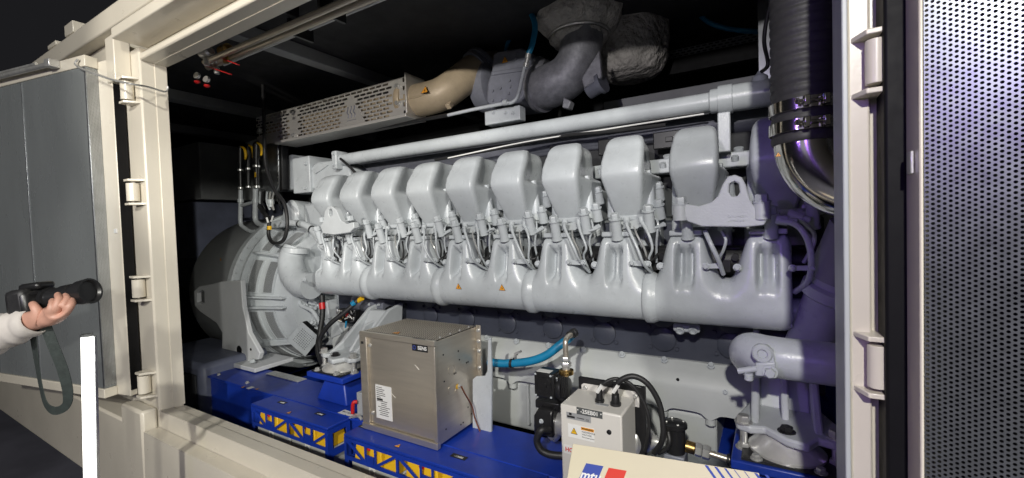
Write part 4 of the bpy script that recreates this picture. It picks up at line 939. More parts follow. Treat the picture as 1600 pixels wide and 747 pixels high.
MB().lathe([(-.012, .014), (.012, .014)], P(790, 160, 1.80), X1, 14).build('line_clamp', 'engine_paint', TU)
MB().tube([P(560, 205, 1.86), P(620, 194, 1.83), P(700, 180, 1.80)], .010, 10).build('oil_line', 'rubber', TU)
TE = thing('turbine_elbow', 'rough cast iron elbow between turbocharger and lagged exhaust stack', 'exhaust elbow', P(860, 165, 1.95))
pts = [P(846, 138, 2.02), P(862, 134, 2.0), P(886, 120, 2.0), P(902, 96, 2.0), P(908, 70, 2.0), P(910, 48, 2.0)]
MB().tube(pts, [.105, .108, .105, .10, .10, .102], 32, 8).build('casting', 'cast_iron', TE)
MB().lathe([(-.012, .122), (.012, .122)], pts[0], pts[1] - pts[0], 32).build('inlet_flange', 'cast_iron', TE)
MB().prism([P(908, 122, 1.90), P(936, 78, 1.90), P(940, 120, 1.90), P(912, 138, 1.90)], (0, .03, 0)).build('web', 'cast_iron', TE, bevel=.006)
MB().prism([P(880, 152, 1.88), P(892, 158, 1.88), P(888, 170, 1.88), P(878, 168, 1.88)], (0, .05, 0)).build('lug', 'cast_iron', TE, bevel=.005)
MB().lathe([(0, .04), (.06, .04), (.062, .05), (.08, .05)], P(920, 142, 1.95), (1, -.2, .3), 20).build('boss', 'iron_grey', TE)
ES = thing('lagged_exhaust_stack', 'fat exhaust stack wrapped in grey quilted lagging under the roof', 'exhaust stack', P(905, 60, 2.0))
def lagging(c, prof, seed, name):
    r2 = random.Random(seed); ph = [r2.uniform(0, 6.28) for _ in range(6)]
    rings = []; N = 64; n = 34
    for i in range(n + 1):
        t = i / n * (len(prof) - 1); k = min(int(t), len(prof) - 2); f = t - k
        z = prof[k][0] * (1 - f) + prof[k + 1][0] * f; r = prof[k][1] * (1 - f) + prof[k + 1][1] * f
        rings.append([c + V((math.cos(a) * r * (1 + .030 * math.sin(9 * a + ph[0] + z * 14) + .028 * math.sin(17 * a + ph[1] - z * 25) * math.sin(z * 21 + a * 2) + .022 * math.sin(z * 46 + 3 * a + ph[2])), math.sin(a) * r * (1 + .020 * math.sin(9 * a + ph[3] + z * 14)), z)) for a in [2 * math.pi * j / N for j in range(N)]])
    return MB().loft(rings).build(name, 'insulation', ES, ang=80)
c = P(905, 60, 2.03)
lagging(c, [(-.03, .115), (-.015, .135), (.0, .142), (.012, .136), (.03, .165), (.06, .195), (.10, .212), (.25, .215), (.4, .20)], 1, 'lagging')
c2 = P(985, 118, 2.32)
lagging(c2, [(-.02, .10), (.0, .15), (.08, .19), (.3, .20), (.6, .18)], 2, 'lagging')
MB().tube([c + V((math.cos(a) * .143, math.sin(a) * .143, .012)) for a in [2 * math.pi * j / 24 for j in range(25)]], .006, 6, 2).build('tie_wire', 'zinc', ES)
# blue hoses
BH = thing('blue_hose', 'blue rubber hose curving down to the turbocharger oil line', 'hose', P(825, 110, 1.85))
MB().tube([P(796, -6, 1.95), P(812, 2, 1.92), P(828, 18, 1.88), P(836, 40, 1.86), P(832, 68, 1.85), P(826, 84, 1.85)], .0135, 12).build('hose', 'hose_blue', BH)
MB().lathe([(0, .014), (.02, .014), (.022, .010), (.04, .010), (.042, .014), (.06, .014)], P(826, 84, 1.85), P(821, 108, 1.85) - P(826, 84, 1.85), 14).build('end_fitting', 'zinc', BH)
tag(MB().tube([P(790, -6, 2.1), P(810, 10, 2.08), P(814, 25, 2.06), P(803, 50, 2.06), P(793, 68, 2.06), P(790, 82, 2.06)], .0105, 12).build('blue_hose', 'hose_blue'), 'thin blue hose dropping behind the thicker one beside the lagging', 'hose')
tag(MB().tube([P(1082, -6, 2.4), P(1090, 18, 2.38), P(1110, 36, 2.36), P(1145, 46, 2.36), P(1192, 50, 2.38)], .012, 12).build('blue_hose', 'hose_blue'), 'blue hose looping below the roof at the upper right', 'hose')
tag(MB().tube([P(1206, -4, 1.6), P(1198, 30, 1.6), P(1194, 66, 1.6), P(1200, 100, 1.58), P(1190, 112, 1.6)], .006, 10).build('black_cable', 'rubber'), 'thin black cable hanging left of the large ribbed hose', 'cable')
# crumpled film behind the guard
r2 = random.Random(11); fm = MB(); nx, nz = 26, 12; vs = []
for i in range(nx):
    for k in range(nz):
        p = P(512 + i * 6.2, 82 + k * 4.6 + 6 * math.sin(i * .7), 2.35)
        vs.append(p + V((r2.uniform(-.02, .02), .10 * math.sin(i * .9 + k * .5) + .05 * r2.uniform(-1, 1), r2.uniform(-.015, .015))))
fm.add(vs, [(i * nz + k, (i + 1) * nz + k, (i + 1) * nz + k + 1, i * nz + k + 1) for i in range(nx - 1) for k in range(nz - 1)])
tag(fm.build('plastic_sheet', 'plastic_film', solid=.001, ang=20), 'crumpled dark plastic sheet lying behind the slotted heat guard', 'plastic sheet')
# ================================================================== LARGE RIBBED HOSE AND STEEL ELBOW
RH = thing('air_hose', 'large black ribbed air hose clamped to a polished steel elbow', 'air hose', (.078, 1.2, 1.60))
hx, hy, hr = .0755, 1.2, .066
prof_ = []; z = 0
while z < .86:
    for dz, dr in ((0, 0), (.004, .0022), (.010, .0026), (.014, .0022), (.018, 0)): prof_.append((z + dz, hr + dr))
    z += .021
MB().lathe(prof_, (hx, hy, 1.765), Z1, 48).build('rubber_hose', 'hose_rubber', RH)
for zc in (1.845, 1.800):
    cl = MB().lathe([(-.013, .0705), (-.012, .0725), (.012, .0725), (.013, .0705)], (hx, hy, zc), Z1, 48, cap=False).build('hose_clamp', 'polished', RH)
    a = math.radians(-78); o = V((hx + .0735 * math.cos(a), hy + .0735 * math.sin(a), zc))
    tdir = V((-math.sin(a), math.cos(a), 0)); nn = V((math.cos(a), math.sin(a), 0))
    for s in (-.020, .016): MB().box(-.006, .006, -.011, .011, 0, .014, M4(o + tdir * s, nn, tdir)).build('clamp_lug', 'polished', cl, bevel=.002)
    MB().tube([o + nn * .008 - tdir * .034, o + nn * .008 + tdir * .055], .0032, 10, 1).build('clamp_screw', 'polished', cl)
    MB().hexbolt(o + nn * .008 - tdir * .034, -tdir, .0065, .007, False).build('clamp_bolt', 'polished', cl)
bc = V((hx + .125, hy, 1.772))
MB().tube([V((hx, hy, 1.80))] + [bc + V((-.125 * math.cos(a), 0, -.125 * math.sin(a))) for a in [math.pi / 2 * k / 10 for k in range(11)]] + [bc + V((.35, 0, -.125))], .0635, 40, 3).build('steel_elbow', 'polished', RH)
warn(RH, P(1216, 242, 1.155), X1, Z1, .010)
# ================================================================== COOLANT PIPES at lower right
CO = thing('coolant_pipe', 'thick light grey coolant pipe running behind the right post', 'coolant pipe', (.15, 1.32, 1.18))
zc_ = P(1240, 562, 1.32).z; rc_ = .053
MB().tube([(-.045, 1.50, zc_ - .075), (-.055, 1.435, zc_ - .035), (-.045, 1.375, zc_ - .005), (.0, 1.330, zc_), (.10, 1.318, zc_), (.7, 1.31, zc_ - .005)], [.046, .050, .052, rc_, rc_, rc_], 36, 8).build('pipe', 'engine_paint', CO)
b = P(1191, 552, 1.268)
MB().lathe([(-.01, .024), (.006, .024), (.010, .020), (.010, .012), (.004, .010)], b, -Y1, 28).build('port_boss', 'engine_paint', CO)
MB().prism([P(1180, 568, 1.255), P(1212, 566, 1.255), P(1213, 590, 1.255), P(1180, 588, 1.255)], (0, .03, 0)).build('clamp_block', 'engine_paint', CO, bevel=.004)
MB().prism([P(1204, 545, 1.262), P(1209, 550, 1.262), P(1212, 570, 1.262), P(1200, 570, 1.262)], (0, .02, 0)).build('clamp_arm', 'engine_paint', CO, bevel=.003)
bolt(CO, P(1203, 581, 1.253), r=.013)
MB().tube([P(1153, 580, 1.26), P(1182, 576, 1.26)], .008, 12, 1).build('bleed_pipe', 'engine_paint', CO)
for k in range(3): MB().lathe([(0, .010), (.005, .011), (.008, .008)], P(1170, 583 + k * 3.4, 1.26), -Z1, 12).build('hose_barb', 'engine_paint', CO)
SP = thing('slanted_pipe', 'slanted grey coolant pipe with collar rising behind the right post', 'coolant pipe', P(1270, 520, 1.6))
p0, p1, p2 = P(1262, 540, 1.62), P(1300, 455, 1.55), P(1340, 370, 1.5)
MB().tube([p0 + (p0 - p1) * .4, p0, p1, p2], .062, 28, 1).build('pipe', 'engine_paint', SP)
MB().lathe([(-.02, .070), (-.014, .078), (.014, .078), (.02, .070)], p1, p2 - p1, 32).build('collar', 'engine_paint', SP)
MB().lathe([(0, .074), (.16, .074)], p1 + (p2 - p1) * .25, p2 - p1, 32).build('sleeve', 'alt_paint', SP)
# ================================================================== ENGINE MOUNTS
def mount(x, zt, label):
    t = thing('engine_mount', label, 'engine mount', (x, 1.38, zt), 'engine mounts')
    MB().box(x - .105, x + .105, 1.285, 1.48, zt + .001, zt + .008).build('gasket', 'rubber', t)
    MB().lathe([(0, .092), (.006, .092), (.012, .086), (.034, .058), (.040, .050), (.044, .02)], (x, 1.38, zt + .008), Z1, 48).build('rubber_cup', 'dish_steel', t)
    z = zt + .052
    ol = [(-.125, .00), (-.12, -.035), (-.085, -.05), (-.05, -.035), (0, -.085), (.045, -.095), (.07, -.045), (.105, -.055), (.13, -.03), (.125, .05), (.09, .15), (-.09, .15)]
    br = MB().prism([(x + a, 1.385 + b, z) for a, b in ol], (0, 0, .022)).build('bracket', 'cast_paint', t, bevel=.006)
    MB().prism([(x - .085, 1.36, z + .02), (x - .085, 1.70, z + .02), (x - .085, 1.72, z + .22), (x - .085, 1.62, z + .20), (x - .085, 1.44, z + .06)], (.022, 0, 0)).build('rib', 'cast_paint', br, bevel=.006)
    MB().prism([(x + .062, 1.36, z + .02), (x + .062, 1.70, z + .02), (x + .062, 1.72, z + .22), (x + .062, 1.62, z + .20), (x + .062, 1.44, z + .06)], (.022, 0, 0)).build('rib', 'cast_paint', br, bevel=.006)
    MB().prism([(x - .01, 1.42, z + .02), (x - .01, 1.70, z + .02), (x - .01, 1.70, z + .17), (x - .01, 1.52, z + .13)], (.02, 0, 0)).build('rib', 'cast_paint', br, bevel=.006)
    MB().prism([(x - .0645, 1.50, z + .02), (x + .0625, 1.50, z + .02), (x + .0625, 1.62, z + .19), (x - .0645, 1.62, z + .19)], (0, .03, 0)).build('bracket_web', 'cast_paint', br, bevel=.006)
    for dx, dy in ((-.102, -.028), (.108, -.025)):
        bolt(t, (x + dx, 1.385 + dy, z + .022), Z1, r=.017, painted=False)
        MB().tube([(x + dx, 1.385 + dy, zt + .001), (x + dx, 1.385 + dy, z)], .0095, 12, 1).build('stud', 'zinc', t)
        MB().hexbolt((x + dx, 1.385 + dy, zt + .001), Z1, .016, .014).build('nut', 'zinc', t)
    MB().hexbolt((x, 1.345, z + .022), Z1, .016, .012).build('centre_bolt', 'black_plastic', t)
    bolt(t, (x - .07, 1.292, zt + .008), Z1, r=.011, painted=False); bolt(t, (x + .07, 1.292, zt + .008), Z1, r=.011, painted=False)
    return t
mount(PLX, .93, 'grey cast engine mount on blue pedestal left of the steel charger box')
mount(PRX, .955, 'grey cast engine mount with shiny cup at the lower right corner')
# ================================================================== PREHEATER PUMPS AND CONTROL BOX
PU = thing('circulation_pump', 'black circulation pump with brass union left of the white control box', 'pump', P(862, 700, 1.38))
a, b = P(834, 581, 1.36), P(866, 625, 1.36)
pb = MB().box(a.x, b.x, 1.36, 1.43, b.z, a.z).build('valve_box', 'black_plastic', PU, bevel=.004)
MB().lathe([(0, .030), (.004, .030), (.004, .025), (.002, .025), (.002, .012), (.006, .012)], (((a.x + b.x) / 2), 1.3598, (a.z + b.z) / 2), -Y1, 28).build('dial', 'black_plastic', pb)
MB().box(a.x + .005, b.x - .02, 1.37, 1.40, a.z, a.z + .001).build('label', 'white_print', pb)
for dx in (.006, .066): bolt(pb, (a.x + dx, 1.3598, a.z - .006), r=.003); bolt(pb, (a.x + dx, 1.3598, b.z + .006), r=.003)
MB().lathe([(0, .035), (.012, .045), (.03, .047), (.045, .04), (.05, .02)], P(869, 605, 1.41), X1, 28).build('volute', 'black_plastic', PU)
for k in range(5): MB().bar(P(875 + k * 3, 588, 1.365), P(876 + k * 3.2, 620, 1.365), .004, .012, Y1).build('fin', 'black_plastic', PU)
MB().box(P(868, 600, 1.39).x, P(873, 600, 1.39).x, 1.38, 1.44, P(868, 622, 1.39).z, P(868, 588, 1.39).z).build('mount_bracket', 'galvanised', PU, bevel=.002)
a, b = P(832, 636, 1.34), P(864, 686, 1.34)
mo = MB().loft([[V((a.x, 1.34, b.z)), V((a.x, 1.34, a.z - .03)), V((a.x + .02, 1.35, a.z)), V((a.x + .02, 1.46, a.z)), V((a.x, 1.46, b.z))], [V((b.x, 1.34, b.z)), V((b.x, 1.34, a.z - .02)), V((b.x, 1.35, a.z)), V((b.x, 1.46, a.z)), V((b.x, 1.46, b.z))]]).build('motor', 'black_plastic', PU, bevel=.008)
bolt(mo, P(846, 658, 1.338), r=.006)
MB().lathe([(0, .052), (.012, .058), (.02, .058), (.03, .045)], P(863, 662, 1.40), X1, 32).build('motor_flange', 'zinc', PU)
MB().lathe([(0, .044), (.03, .044)], P(873, 660, 1.40), X1, 28).build('pump_head', 'zinc', PU)
MB().tube([P(858, 672, 1.33), P(846, 672, 1.30), P(839, 688, 1.30), P(846, 704, 1.30), P(864, 711, 1.31), P(890, 712, 1.33)], .0125, 12).build('hose', 'rubber', PU)
MB().box(P(838, 628, 1.38).x, P(875, 628, 1.38).x, 1.37, 1.44, P(850, 638, 1.38).z, P(850, 625, 1.38).z).build('valve_neck', 'black_plastic', PU, bevel=.004)
c = P(885, 584, 1.40)
MB().lathe([(0, .026), (.014, .026), (.016, .022)], c, Z1, 28).build('brass_union', 'brass', PU)
MB().lathe([(.016, .014), (.03, .014)], c, Z1, 18).hexbolt(c + Z1 * .028, Z1, .019, .016, False).hexbolt(c + Z1 * .048, Z1, .016, .014, False).build('steel_fitting', 'zinc', PU)
c = c + Z1 * .06
MB().tube([c, c + V((.0, .0, .05)), P(886, 528, 1.42), P(893, 522, 1.46)], .0095, 12).build('steel_pipe', 'stainless', PU)
MB().lathe([(0, .014), (.02, .014), (.022, .017), (.034, .017)], P(889, 524, 1.45), (.3, 1, .1), 16).build('pipe_end', 'rubber', PU)
tag(MB().tube([P(764, 566, 1.5), P(790, 568, 1.5), P(825, 565, 1.5), P(852, 556, 1.51), P(874, 540, 1.53), P(890, 528, 1.56), P(897, 520, 1.6)], .0165, 14, 8).build('blue_hose', 'hose_blue'), 'bright blue coolant hose running along the lower crankcase to the pump', 'hose')
hc = thing('hose_clip', 'small metal clip holding the bright blue coolant hose', 'clip', P(800, 566, 1.52))
MB().lathe([(-.006, .0185), (.006, .0185)], P(800, 568, 1.5), X1, 20).build('band', 'rubber', hc); MB().prism([P(800, 562, 1.49), P(804, 562, 1.49), P(803, 552, 1.5), P(811, 549, 1.5), P(812, 552, 1.5), P(806, 554, 1.5)], (0, .02, 0)).build('bracket', 'zinc', hc)
KB = thing('control_box', 'white steel control box with warning label and two cable glands on top', 'control box', (-.46, 1.28, .80))
bx0, bx1, by0, by1, bz1 = -.557, -.366, 1.20, 1.345, 1.050
bd = MB().box(bx0, bx1, by0, by1, .80, bz1).build('housing', 'box_white', KB, bevel=.005)
MB().prism([(bx0 + .012, by1 + .002, bz1 - .03), (bx1 + .012, by1 + .002, bz1 - .03), (bx1 + .012, by1 + .002, bz1 + .012), (bx1 + .002, by1 + .002, bz1 + .018), (bx0 + .02, by1 + .002, bz1 + .018), (bx0 + .012, by1 + .002, bz1 + .012)], (0, .004, 0)).build('mount_tab', 'box_white', bd, bevel=.001)
for x in (bx0 + .026, bx1): bolt(KB, (x, by1 + .0015, bz1 + .004), r=.006, painted=False)
MB().box(bx0 - .0, bx1 + .03, by1 + .0065, by1 + .02, .82, bz1 + .035).build('back_plate', 'black_plastic', KB, bevel=.002)
q = P(921, 645, by0); pl = plate(KB, (q.x, by0 - .0002, q.z), X1, Z1, .080, .021, 'plate_dark', 'name_plate')
text('-25EB01', pl, (q.x, by0 - .0016, q.z), X1, Z1, .0165, 'white_print', bold=True)
for s in (-1, 1): MB().lathe([(0, .002), (.001, .002)], (q.x + s * .036, by0 - .0014, q.z + .003), -Y1, 8).build('rivet', 'white_print', pl)
q = P(904, 652, by0); pl = plate(KB, (q.x, by0 - .0001, q.z), X1, Z1, .078, .020, 'label_silver', 'data_label', t=.0008)
MB().box(q.x - .036, q.x - .012, by0 - .0014, by0 - .001, q.z - .006, q.z + .0).box(q.x - .030, q.x - .022, by0 - .0014, by0 - .001, q.z + .002, q.z + .009).box(q.x - .005, q.x + .018, by0 - .0014, by0 - .001, q.z - .003, q.z - .001).build('print_lines', 'black_print', pl, smooth=False)
text('CE', pl, (q.x + .028, by0 - .0011, q.z - .004), X1, Z1, .008, 'black_print')
q = P(908, 676, by0); pl = plate(KB, (q.x, by0 - .0002, q.z), X1, Z1, .083, .040, 'white_print', 'warning_label')
s_ = .019; tc_ = V((q.x - .022, by0 - .0015, q.z))
MB().prism([tc_ + V((-.58 * s_, 0, -.45 * s_)), tc_ + V((.58 * s_, 0, -.45 * s_)), tc_ + V((0, 0, .6 * s_))], (0, -.0005, 0)).build('warning_triangle', 'black_print', pl, smooth=False)
tc_ += V((0, -.0006, 0)); s_ *= .82
MB().prism([tc_ + V((-.58 * s_, 0, -.43 * s_)), tc_ + V((.58 * s_, 0, -.43 * s_)), tc_ + V((0, 0, .58 * s_))], (0, -.0003, 0)).build('triangle_face', 'yellow', pl, smooth=False)
MB().prism([tc_ + V((a * s_, -.0004, b * s_)) for a, b in ((.02, .30), (-.12, -.02), (.0, -.02), (-.04, -.30), (.12, .04), (.02, .04), (.10, .30))], (0, -.0003, 0)).build('symbol', 'black_print', pl, smooth=False)
plate(pl, (q.x + .021, by0 - .0015, q.z + .014), X1, Z1, .040, .009, 'orange', 'label_band', t=.0004)
text('WARNING', pl, (q.x + .021, by0 - .0021, q.z + .014), X1, Z1, .0075, 'black_print', bold=True)
for k, tx in enumerate(('HAZARDOUS', 'VOLTAGE.', 'Disconnect power')): text(tx, pl, (q.x + .003, by0 - .0015, q.z + .004 - k * .0078), X1, Z1, .0068 if k < 2 else .0052, 'black_print', align='LEFT')
q = P(887, 702, by0); pl = plate(KB, (q.x + .012, by0 - .0002, q.z), X1, Z1, .05, .026, 'white_print', 'warning_label'); text('HOT', pl, (q.x + .012, by0 - .0016, q.z), X1, Z1, .018, 'red_print', bold=True)
q = P(952, 675, by0); MB().lathe([(0, .007), (.003, .007), (.004, .005)], (q.x, by0 - .0001, q.z), -Y1, 18).build('lock', 'black_plastic', KB)
plate(KB, (-.44, by0 + .05, bz1 + .0002), X1, Y1, .04, .014, 'label_silver', 'top_label')
for (px, py, r, pts) in ((937, 628, .011, ((937, 606, 1.26), (945, 598, 1.26), (962, 592, 1.27), (985, 600, 1.28), (1004, 625, 1.29), (1014, 655, 1.29), (1012, 685, 1.29), (1008, 705, 1.30))),
                         (962, 633, .0125, ((962, 606, 1.25), (970, 594, 1.25), (990, 588, 1.26), (1012, 600, 1.27), (1030, 630, 1.28), (1036, 665, 1.28), (1034, 690, 1.28), (1022, 708, 1.29)))):
    g0 = PZ(px, py, bz1)
    gl = MB().lathe([(0, r * 1.3), (.008, r * 1.3), (.010, r), (.034, r * .85), (.040, r * .55)], (g0.x, g0.y, bz1 + .0003), Z1, 18).build('cable_gland', 'black_plastic', KB)
    MB().tube([V((g0.x, g0.y, bz1 + .03))] + [P(*p) for p in pts], r * .52 if r < .012 else r * .66, 12, 8).build('cable', 'rubber', gl)
    m_ = P(*pts[0]); n_ = P(*pts[1]); MB().tube([m_ + V((-.006, -.008, -.012)), m_ + V((.010, -.008, .012))], .0058, 6, 1).build('cable_marker', 'white_print', gl)
P2 = thing('heater_motor', 'silver and black heater motor right of the white control box', 'motor', P(1040, 710, 1.38))
c = P(988, 682, 1.40)
MB().box(c.x - .02, c.x - .002, 1.34, 1.48, c.z - .055, c.z + .05).build('flange_plate', 'black_plastic', P2, bevel=.004)
bolt(P2, P(984, 672, 1.337), r=.006, painted=False)
MB().lathe([(0, .062), (.012, .064), (.03, .058), (.05, .04), (.07, .02), (.09, .014)], c, X1, 36).build('end_cone', 'zinc', P2)
c3 = P(1055, 688, 1.38)
cy = MB().lathe([(-.045, .028), (.030, .030), (.034, .036), (.044, .036), (.048, .030)], c3 + Z1 * .01, Z1, 28).build('terminal_housing', 'black_plastic', P2)
for k in range(4): a = k * 1.57 + .5; bolt(cy, c3 + V((.026 * math.cos(a), .026 * math.sin(a), .056)), Z1, r=.004, painted=False)
MB().box(c3.x - .03, c3.x + .03, 1.35, 1.42, c3.z - .10, c3.z - .036).build('valve_block', 'iron_grey', P2, bevel=.004)
MB().tube([P(1044, 675, 1.34), P(1046, 690, 1.33), P(1040, 702, 1.33), P(1028, 708, 1.33)], .007, 10).build('cable', 'rubber', P2)
c4 = P(1072, 697, 1.385); e4 = P(1140, 718, 1.385); d4 = (e4 - c4).normalized()
MB().lathe([(0, .018), (.025, .018), (.026, .014)], c4, d4, 20).build('bronze_nipple', 'brass', P2)
MB().hexbolt(c4 + d4 * .028, d4, .020, .018, False).hexbolt(c4 + d4 * .048, d4, .021, .02, False).build('steel_union', 'zinc', P2)
MB().tube([c4 + d4 * .066, c4 + d4 * .12], .010, 12, 1).build('steel_pipe', 'stainless', P2)
MB().tube([c4 + d4 * .112, e4], .0145, 14, 1).build('hose_end', 'rubber', P2)
MB().box(-.62, -.10, 1.36, 1.62, ZB - .02, ZB - .012).build('drip_tray', 'galvanised', P2, bevel=.002)
# ================================================================== PLACARD
PL = thing('placard', 'cream placard with logo squares and blue stripes at the bottom edge', 'placard', (-.15, .84, .82))
tl = P(895, 693, .80); tr_ = PZ(1186, 739, tl.z - .004); rt = (tr_ - tl); wd = rt.length; rt.normalize()
dn = (P(879, 747, .745) - tl).normalized(); dn = (dn - rt * dn.dot(rt)).normalized(); nm = rt.cross(-dn).normalized()
HP = .27
MB().prism([tl, tr_, tr_ + dn * HP, tl + dn * HP], -nm * .004).build('board', 'card', PL, bevel=.0008)
def cd_(u, v): return tl + rt * u + dn * v + nm * .0006
def quad(pts, m, name): return MB().prism([cd_(*p) for p in pts], nm * .0003).build(name, m, PL, smooth=False)
k_ = wd / 291.0       # metres per photo pixel across the board
quad([(28 * k_, 30 * k_), (57 * k_, 30 * k_), (46 * k_, 69 * k_), (16 * k_, 69 * k_)], 'blue_print', 'logo_square')
quad([(66 * k_, 31 * k_), (95 * k_, 31 * k_), (84 * k_, 70 * k_), (54 * k_, 70 * k_)], 'red_print', 'logo_square')
text('mtu', PL, cd_(37 * k_, 50 * k_) + nm * .0005, rt, -dn, 21 * k_, 'white_print', bold=True, shear=.25)
text('A Rolls-Royce solution', PL, cd_(101 * k_, 48 * k_), rt, -dn, 13 * k_, 'grey_print', align='LEFT')
for i in range(7):
    u = 214 * k_ + i * 14 * k_; wds = (4.6, 4.2, 3.2, 1.2, 1.2, 4.2, 4.4)[i] * k_
    quad([(u, 1.5 * k_), (u + wds, 1.5 * k_), (u + wds + 60 * k_, 90 * k_), (u + 60 * k_, 90 * k_)], 'blue_print', 'stripe')
MB().prism([tl + dn * HP + rt * .02, tr_ + dn * HP - rt * .02, tr_ + dn * HP - rt * .02 + V((0, .10, -.0)), tl + dn * HP + rt * .02 + V((0, .10, 0))], (0, 0, -.004)).build('stand_foot', 'card', PL)
MB().prism([tl + dn * .06 + rt * wd * .5 - nm * .0045, tl + dn * HP + rt * wd * .5 - nm * .0045, tl + dn * HP + rt * wd * .5 + V((0, .09, 0))], rt * .006).build('stand_strut', 'card', PL)
# ================================================================== LED TUBE, CAMERA, FOREARM
p_ = G(135.5, 526, 1.32); q_ = G(140, 747, 1.32); dv = (q_ - p_).normalized(); e_ = p_ + dv * ((p_.z - .05) / -dv.z)
LT = thing('led_tube', 'glowing white vertical tube lamp standing before the left door', 'tube lamp', (e_.x, e_.y, 0))
MB().tube([p_, e_], .0135, 24, 1).build('lit_tube', 'led', LT)
MB().bar(p_ + RW.col[0] * -.004 + RW.col[2] * .016, e_ + RW.col[0] * -.004 + RW.col[2] * .016, .034, .010, RW.col[2]).build('back_channel', 'galvanised', LT, bevel=.002)
MB().lathe([(0.0002, .0145), (.008, .0145)], p_, -dv, 24).build('end_cap', 'grey_print', LT)
MB().lathe([(0, .10), (.03, .09), (.052, .026)], (e_.x, e_.y, .001), Z1, 24).build('stand_base', 'black_plastic', LT)
DH = 1.18
CM = thing('handheld_camera', 'black camera with long lens and dangling strap held at the left', 'camera', G(80, 490, DH))
c = G(60, 470, DH); rx = (G(110, 463, DH) - G(60, 470, DH)).normalized(); fw = RW.col[2].copy(); uz = (fw.cross(rx)); uz = uz if uz.z > 0 else -uz
cm_ = Matrix((rx, uz.cross(rx), uz)).transposed().to_4x4(); cm_.translation = c
MB().box(-.032, .026, -.055, .055, -.036, .030, cm_).build('camera_body', 'black_plastic', CM, bevel=.012)
MB().box(-.026, .030, -.024, .024, .0302, .050, cm_).build('viewfinder', 'black_plastic', CM, bevel=.008)
MB().box(-.030, .022, -.056, -.022, -.037, .036, cm_).build('grip', 'rubber', CM, bevel=.012)
MB().lathe([(0, .030), (.012, .032), (.014, .027), (.045, .026), (.047, .029), (.070, .029), (.072, .026), (.086, .027), (.092, .033), (.118, .035), (.118, .030), (.110, .026)], c + rx * .0265, rx + uz * .06, 28).build('lens', 'black_plastic', CM)
sp = [G(48, 482, DH - .01), G(51, 520, DH), G(57, 565, DH + .01), G(64, 605, DH + .02), G(72, 632, DH + .02), G(86, 642, DH + .02), G(103, 634, DH + .01), G(106, 612, DH), G(97, 575, DH - .01), G(81, 535, DH - .02), G(70, 505, DH - .02), G(64, 488, DH - .02)]
rings = []
dense = []
for i in range(len(sp) - 1):
    for k in range(6):
        t = k / 6; p0 = sp[max(i - 1, 0)]; p1 = sp[i]; p2 = sp[i + 1]; p3 = sp[min(i + 2, len(sp) - 1)]
        dense.append(.5 * ((2 * p1) + (p2 - p0) * t + (2 * p0 - 5 * p1 + 4 * p2 - p3) * t * t + (3 * p1 - p0 - 3 * p2 + p3) * t ** 3))
for i, p in enumerate(dense):
    d = (dense[min(i + 1, len(dense) - 1)] - dense[max(i - 1, 0)]).normalized()
    ang_ = .9 * math.sin(i * .09); sdv = d.cross(fw + rx * math.sin(ang_) * .8).normalized(); nn = d.cross(sdv)
    wv_ = .011 + .006 * math.sin(min(1, i / 30) * math.pi)
    rings.append([p - sdv * wv_ - nn * .0012, p + sdv * wv_ - nn * .0012, p + sdv * wv_ + nn * .0012, p - sdv * wv_ + nn * .0012])
MB().loft(rings).build('strap', 'strap_cloth', CM, ang=60)
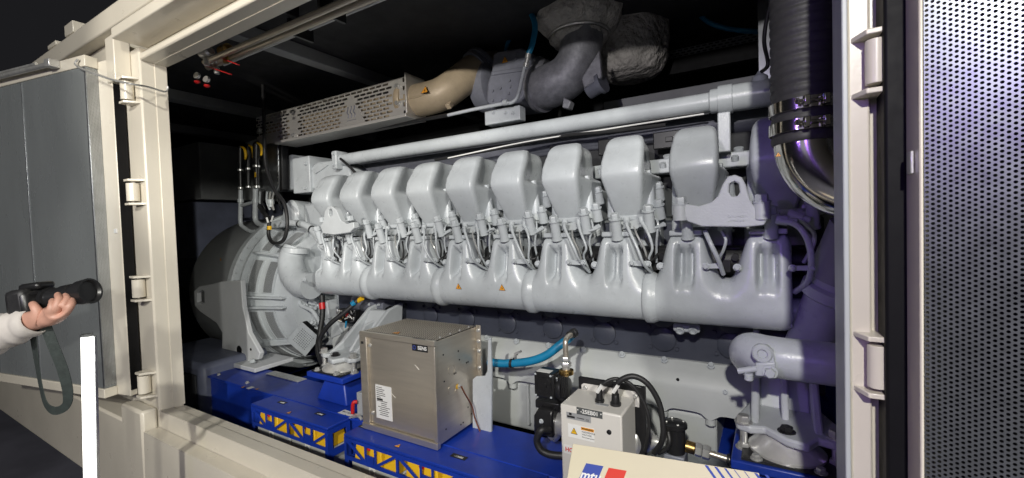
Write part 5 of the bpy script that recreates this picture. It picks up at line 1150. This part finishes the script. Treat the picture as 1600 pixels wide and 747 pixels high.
# forearm with hand: one continuous skinned mesh
def skin_body(name, chains, m, parent, sub=2):
    vs, es, rs = [], [], []
    idx = {}
    for ch in chains:
        prev = None
        for key, p, r in ch:
            if key not in idx: idx[key] = len(vs); vs.append(tuple(p)); rs.append(r)
            if prev is not None: es.append((idx[prev], idx[key]))
            prev = key
    me = bpy.data.meshes.new(name); me.from_pydata(vs, es, []); o = bpy.data.objects.new(name, me); COL.objects.link(o)
    md = o.modifiers.new('skin', 'SKIN'); md.use_smooth_shade = True
    me.skin_vertices.items() if hasattr(me.skin_vertices, 'items') else None
    if not me.skin_vertices:
        bm = bmesh.new(); bm.from_mesh(me); bm.verts.layers.skin.verify(); bm.to_mesh(me); bm.free()
    for i, r in enumerate(rs):
        sv = me.skin_vertices[0].data[i]; sv.radius = (r, r); sv.use_root = (i == 0)
    s2 = o.modifiers.new('s', 'SUBSURF'); s2.levels = s2.render_levels = sub
    dg = bpy.context.evaluated_depsgraph_get(); dg.update()
    me2 = bpy.data.meshes.new_from_object(o.evaluated_get(dg)); bpy.data.objects.remove(o)
    me2.materials.clear(); me2.materials.append(MATS[m]); me2.polygons.foreach_set('use_smooth', [True] * len(me2.polygons))
    o = bpy.data.objects.new(name, me2); COL.objects.link(o); place(o, parent, Matrix()); return o
PE = thing('person', 'forearm in a pale sleeve reaching in from the left, hand gripping a camera', 'person', G(-60, 540, DH))
g = lambda a, b, y=0: G(a, b, DH + y)
wr = g(62, 498, -.035)
ch = [[('elbow', g(-70, 545, -.03), .045), ('fore', g(-10, 520, -.032), .036), ('wrist', wr, .026), ('palm', g(80, 494, -.038), .030), ('palm2', g(92, 488, -.040), .026)],
      [('palm2', 0, 0), ('f1a', g(100, 478, -.050), .0105), ('f1b', g(106, 468, -.040), .0095), ('f1c', g(102, 460, -.018), .008)],
      [('palm2', 0, 0), ('f2a', g(106, 484, -.050), .0105), ('f2b', g(113, 474, -.042), .0095), ('f2c', g(111, 464, -.018), .008)],
      [('palm', 0, 0), ('f3a', g(90, 478, -.056), .0105), ('f3b', g(93, 467, -.048), .0095), ('f3c', g(90, 459, -.022), .008)],
      [('palm', 0, 0), ('f4a', g(80, 484, -.062), .010), ('f4b', g(82, 475, -.058), .009), ('f4c', g(82, 468, -.04), .0075)],
      [('wrist', 0, 0), ('t1', g(60, 488, -.055), .012), ('t2', g(55, 480, -.056), .0105), ('t3', g(50, 473, -.046), .009)]]
skin_body('hand_and_forearm', ch, 'skin', PE)
r2 = random.Random(2); rings = []
for i in range(26):
    t = i / 25; p = g(-80, 549, -.03) * (1 - t) + g(57, 500, -.035) * t
    d = (g(57, 500, -.035) - g(-80, 549, -.03)).normalized(); u = d.cross(fw).normalized(); v = d.cross(u)
    r = .058 * (1 - t) + .036 * t + .003 * math.sin(i * 1.7)
    rings.append([p + (u * math.cos(a) + v * math.sin(a)) * r * (1 + .05 * math.sin(3 * a + i * .9)) for a in [2 * math.pi * j / 24 for j in range(24)]])
MB().loft(rings, cap=False).build('sleeve', 'sleeve', PE, solid=.003, ang=80)
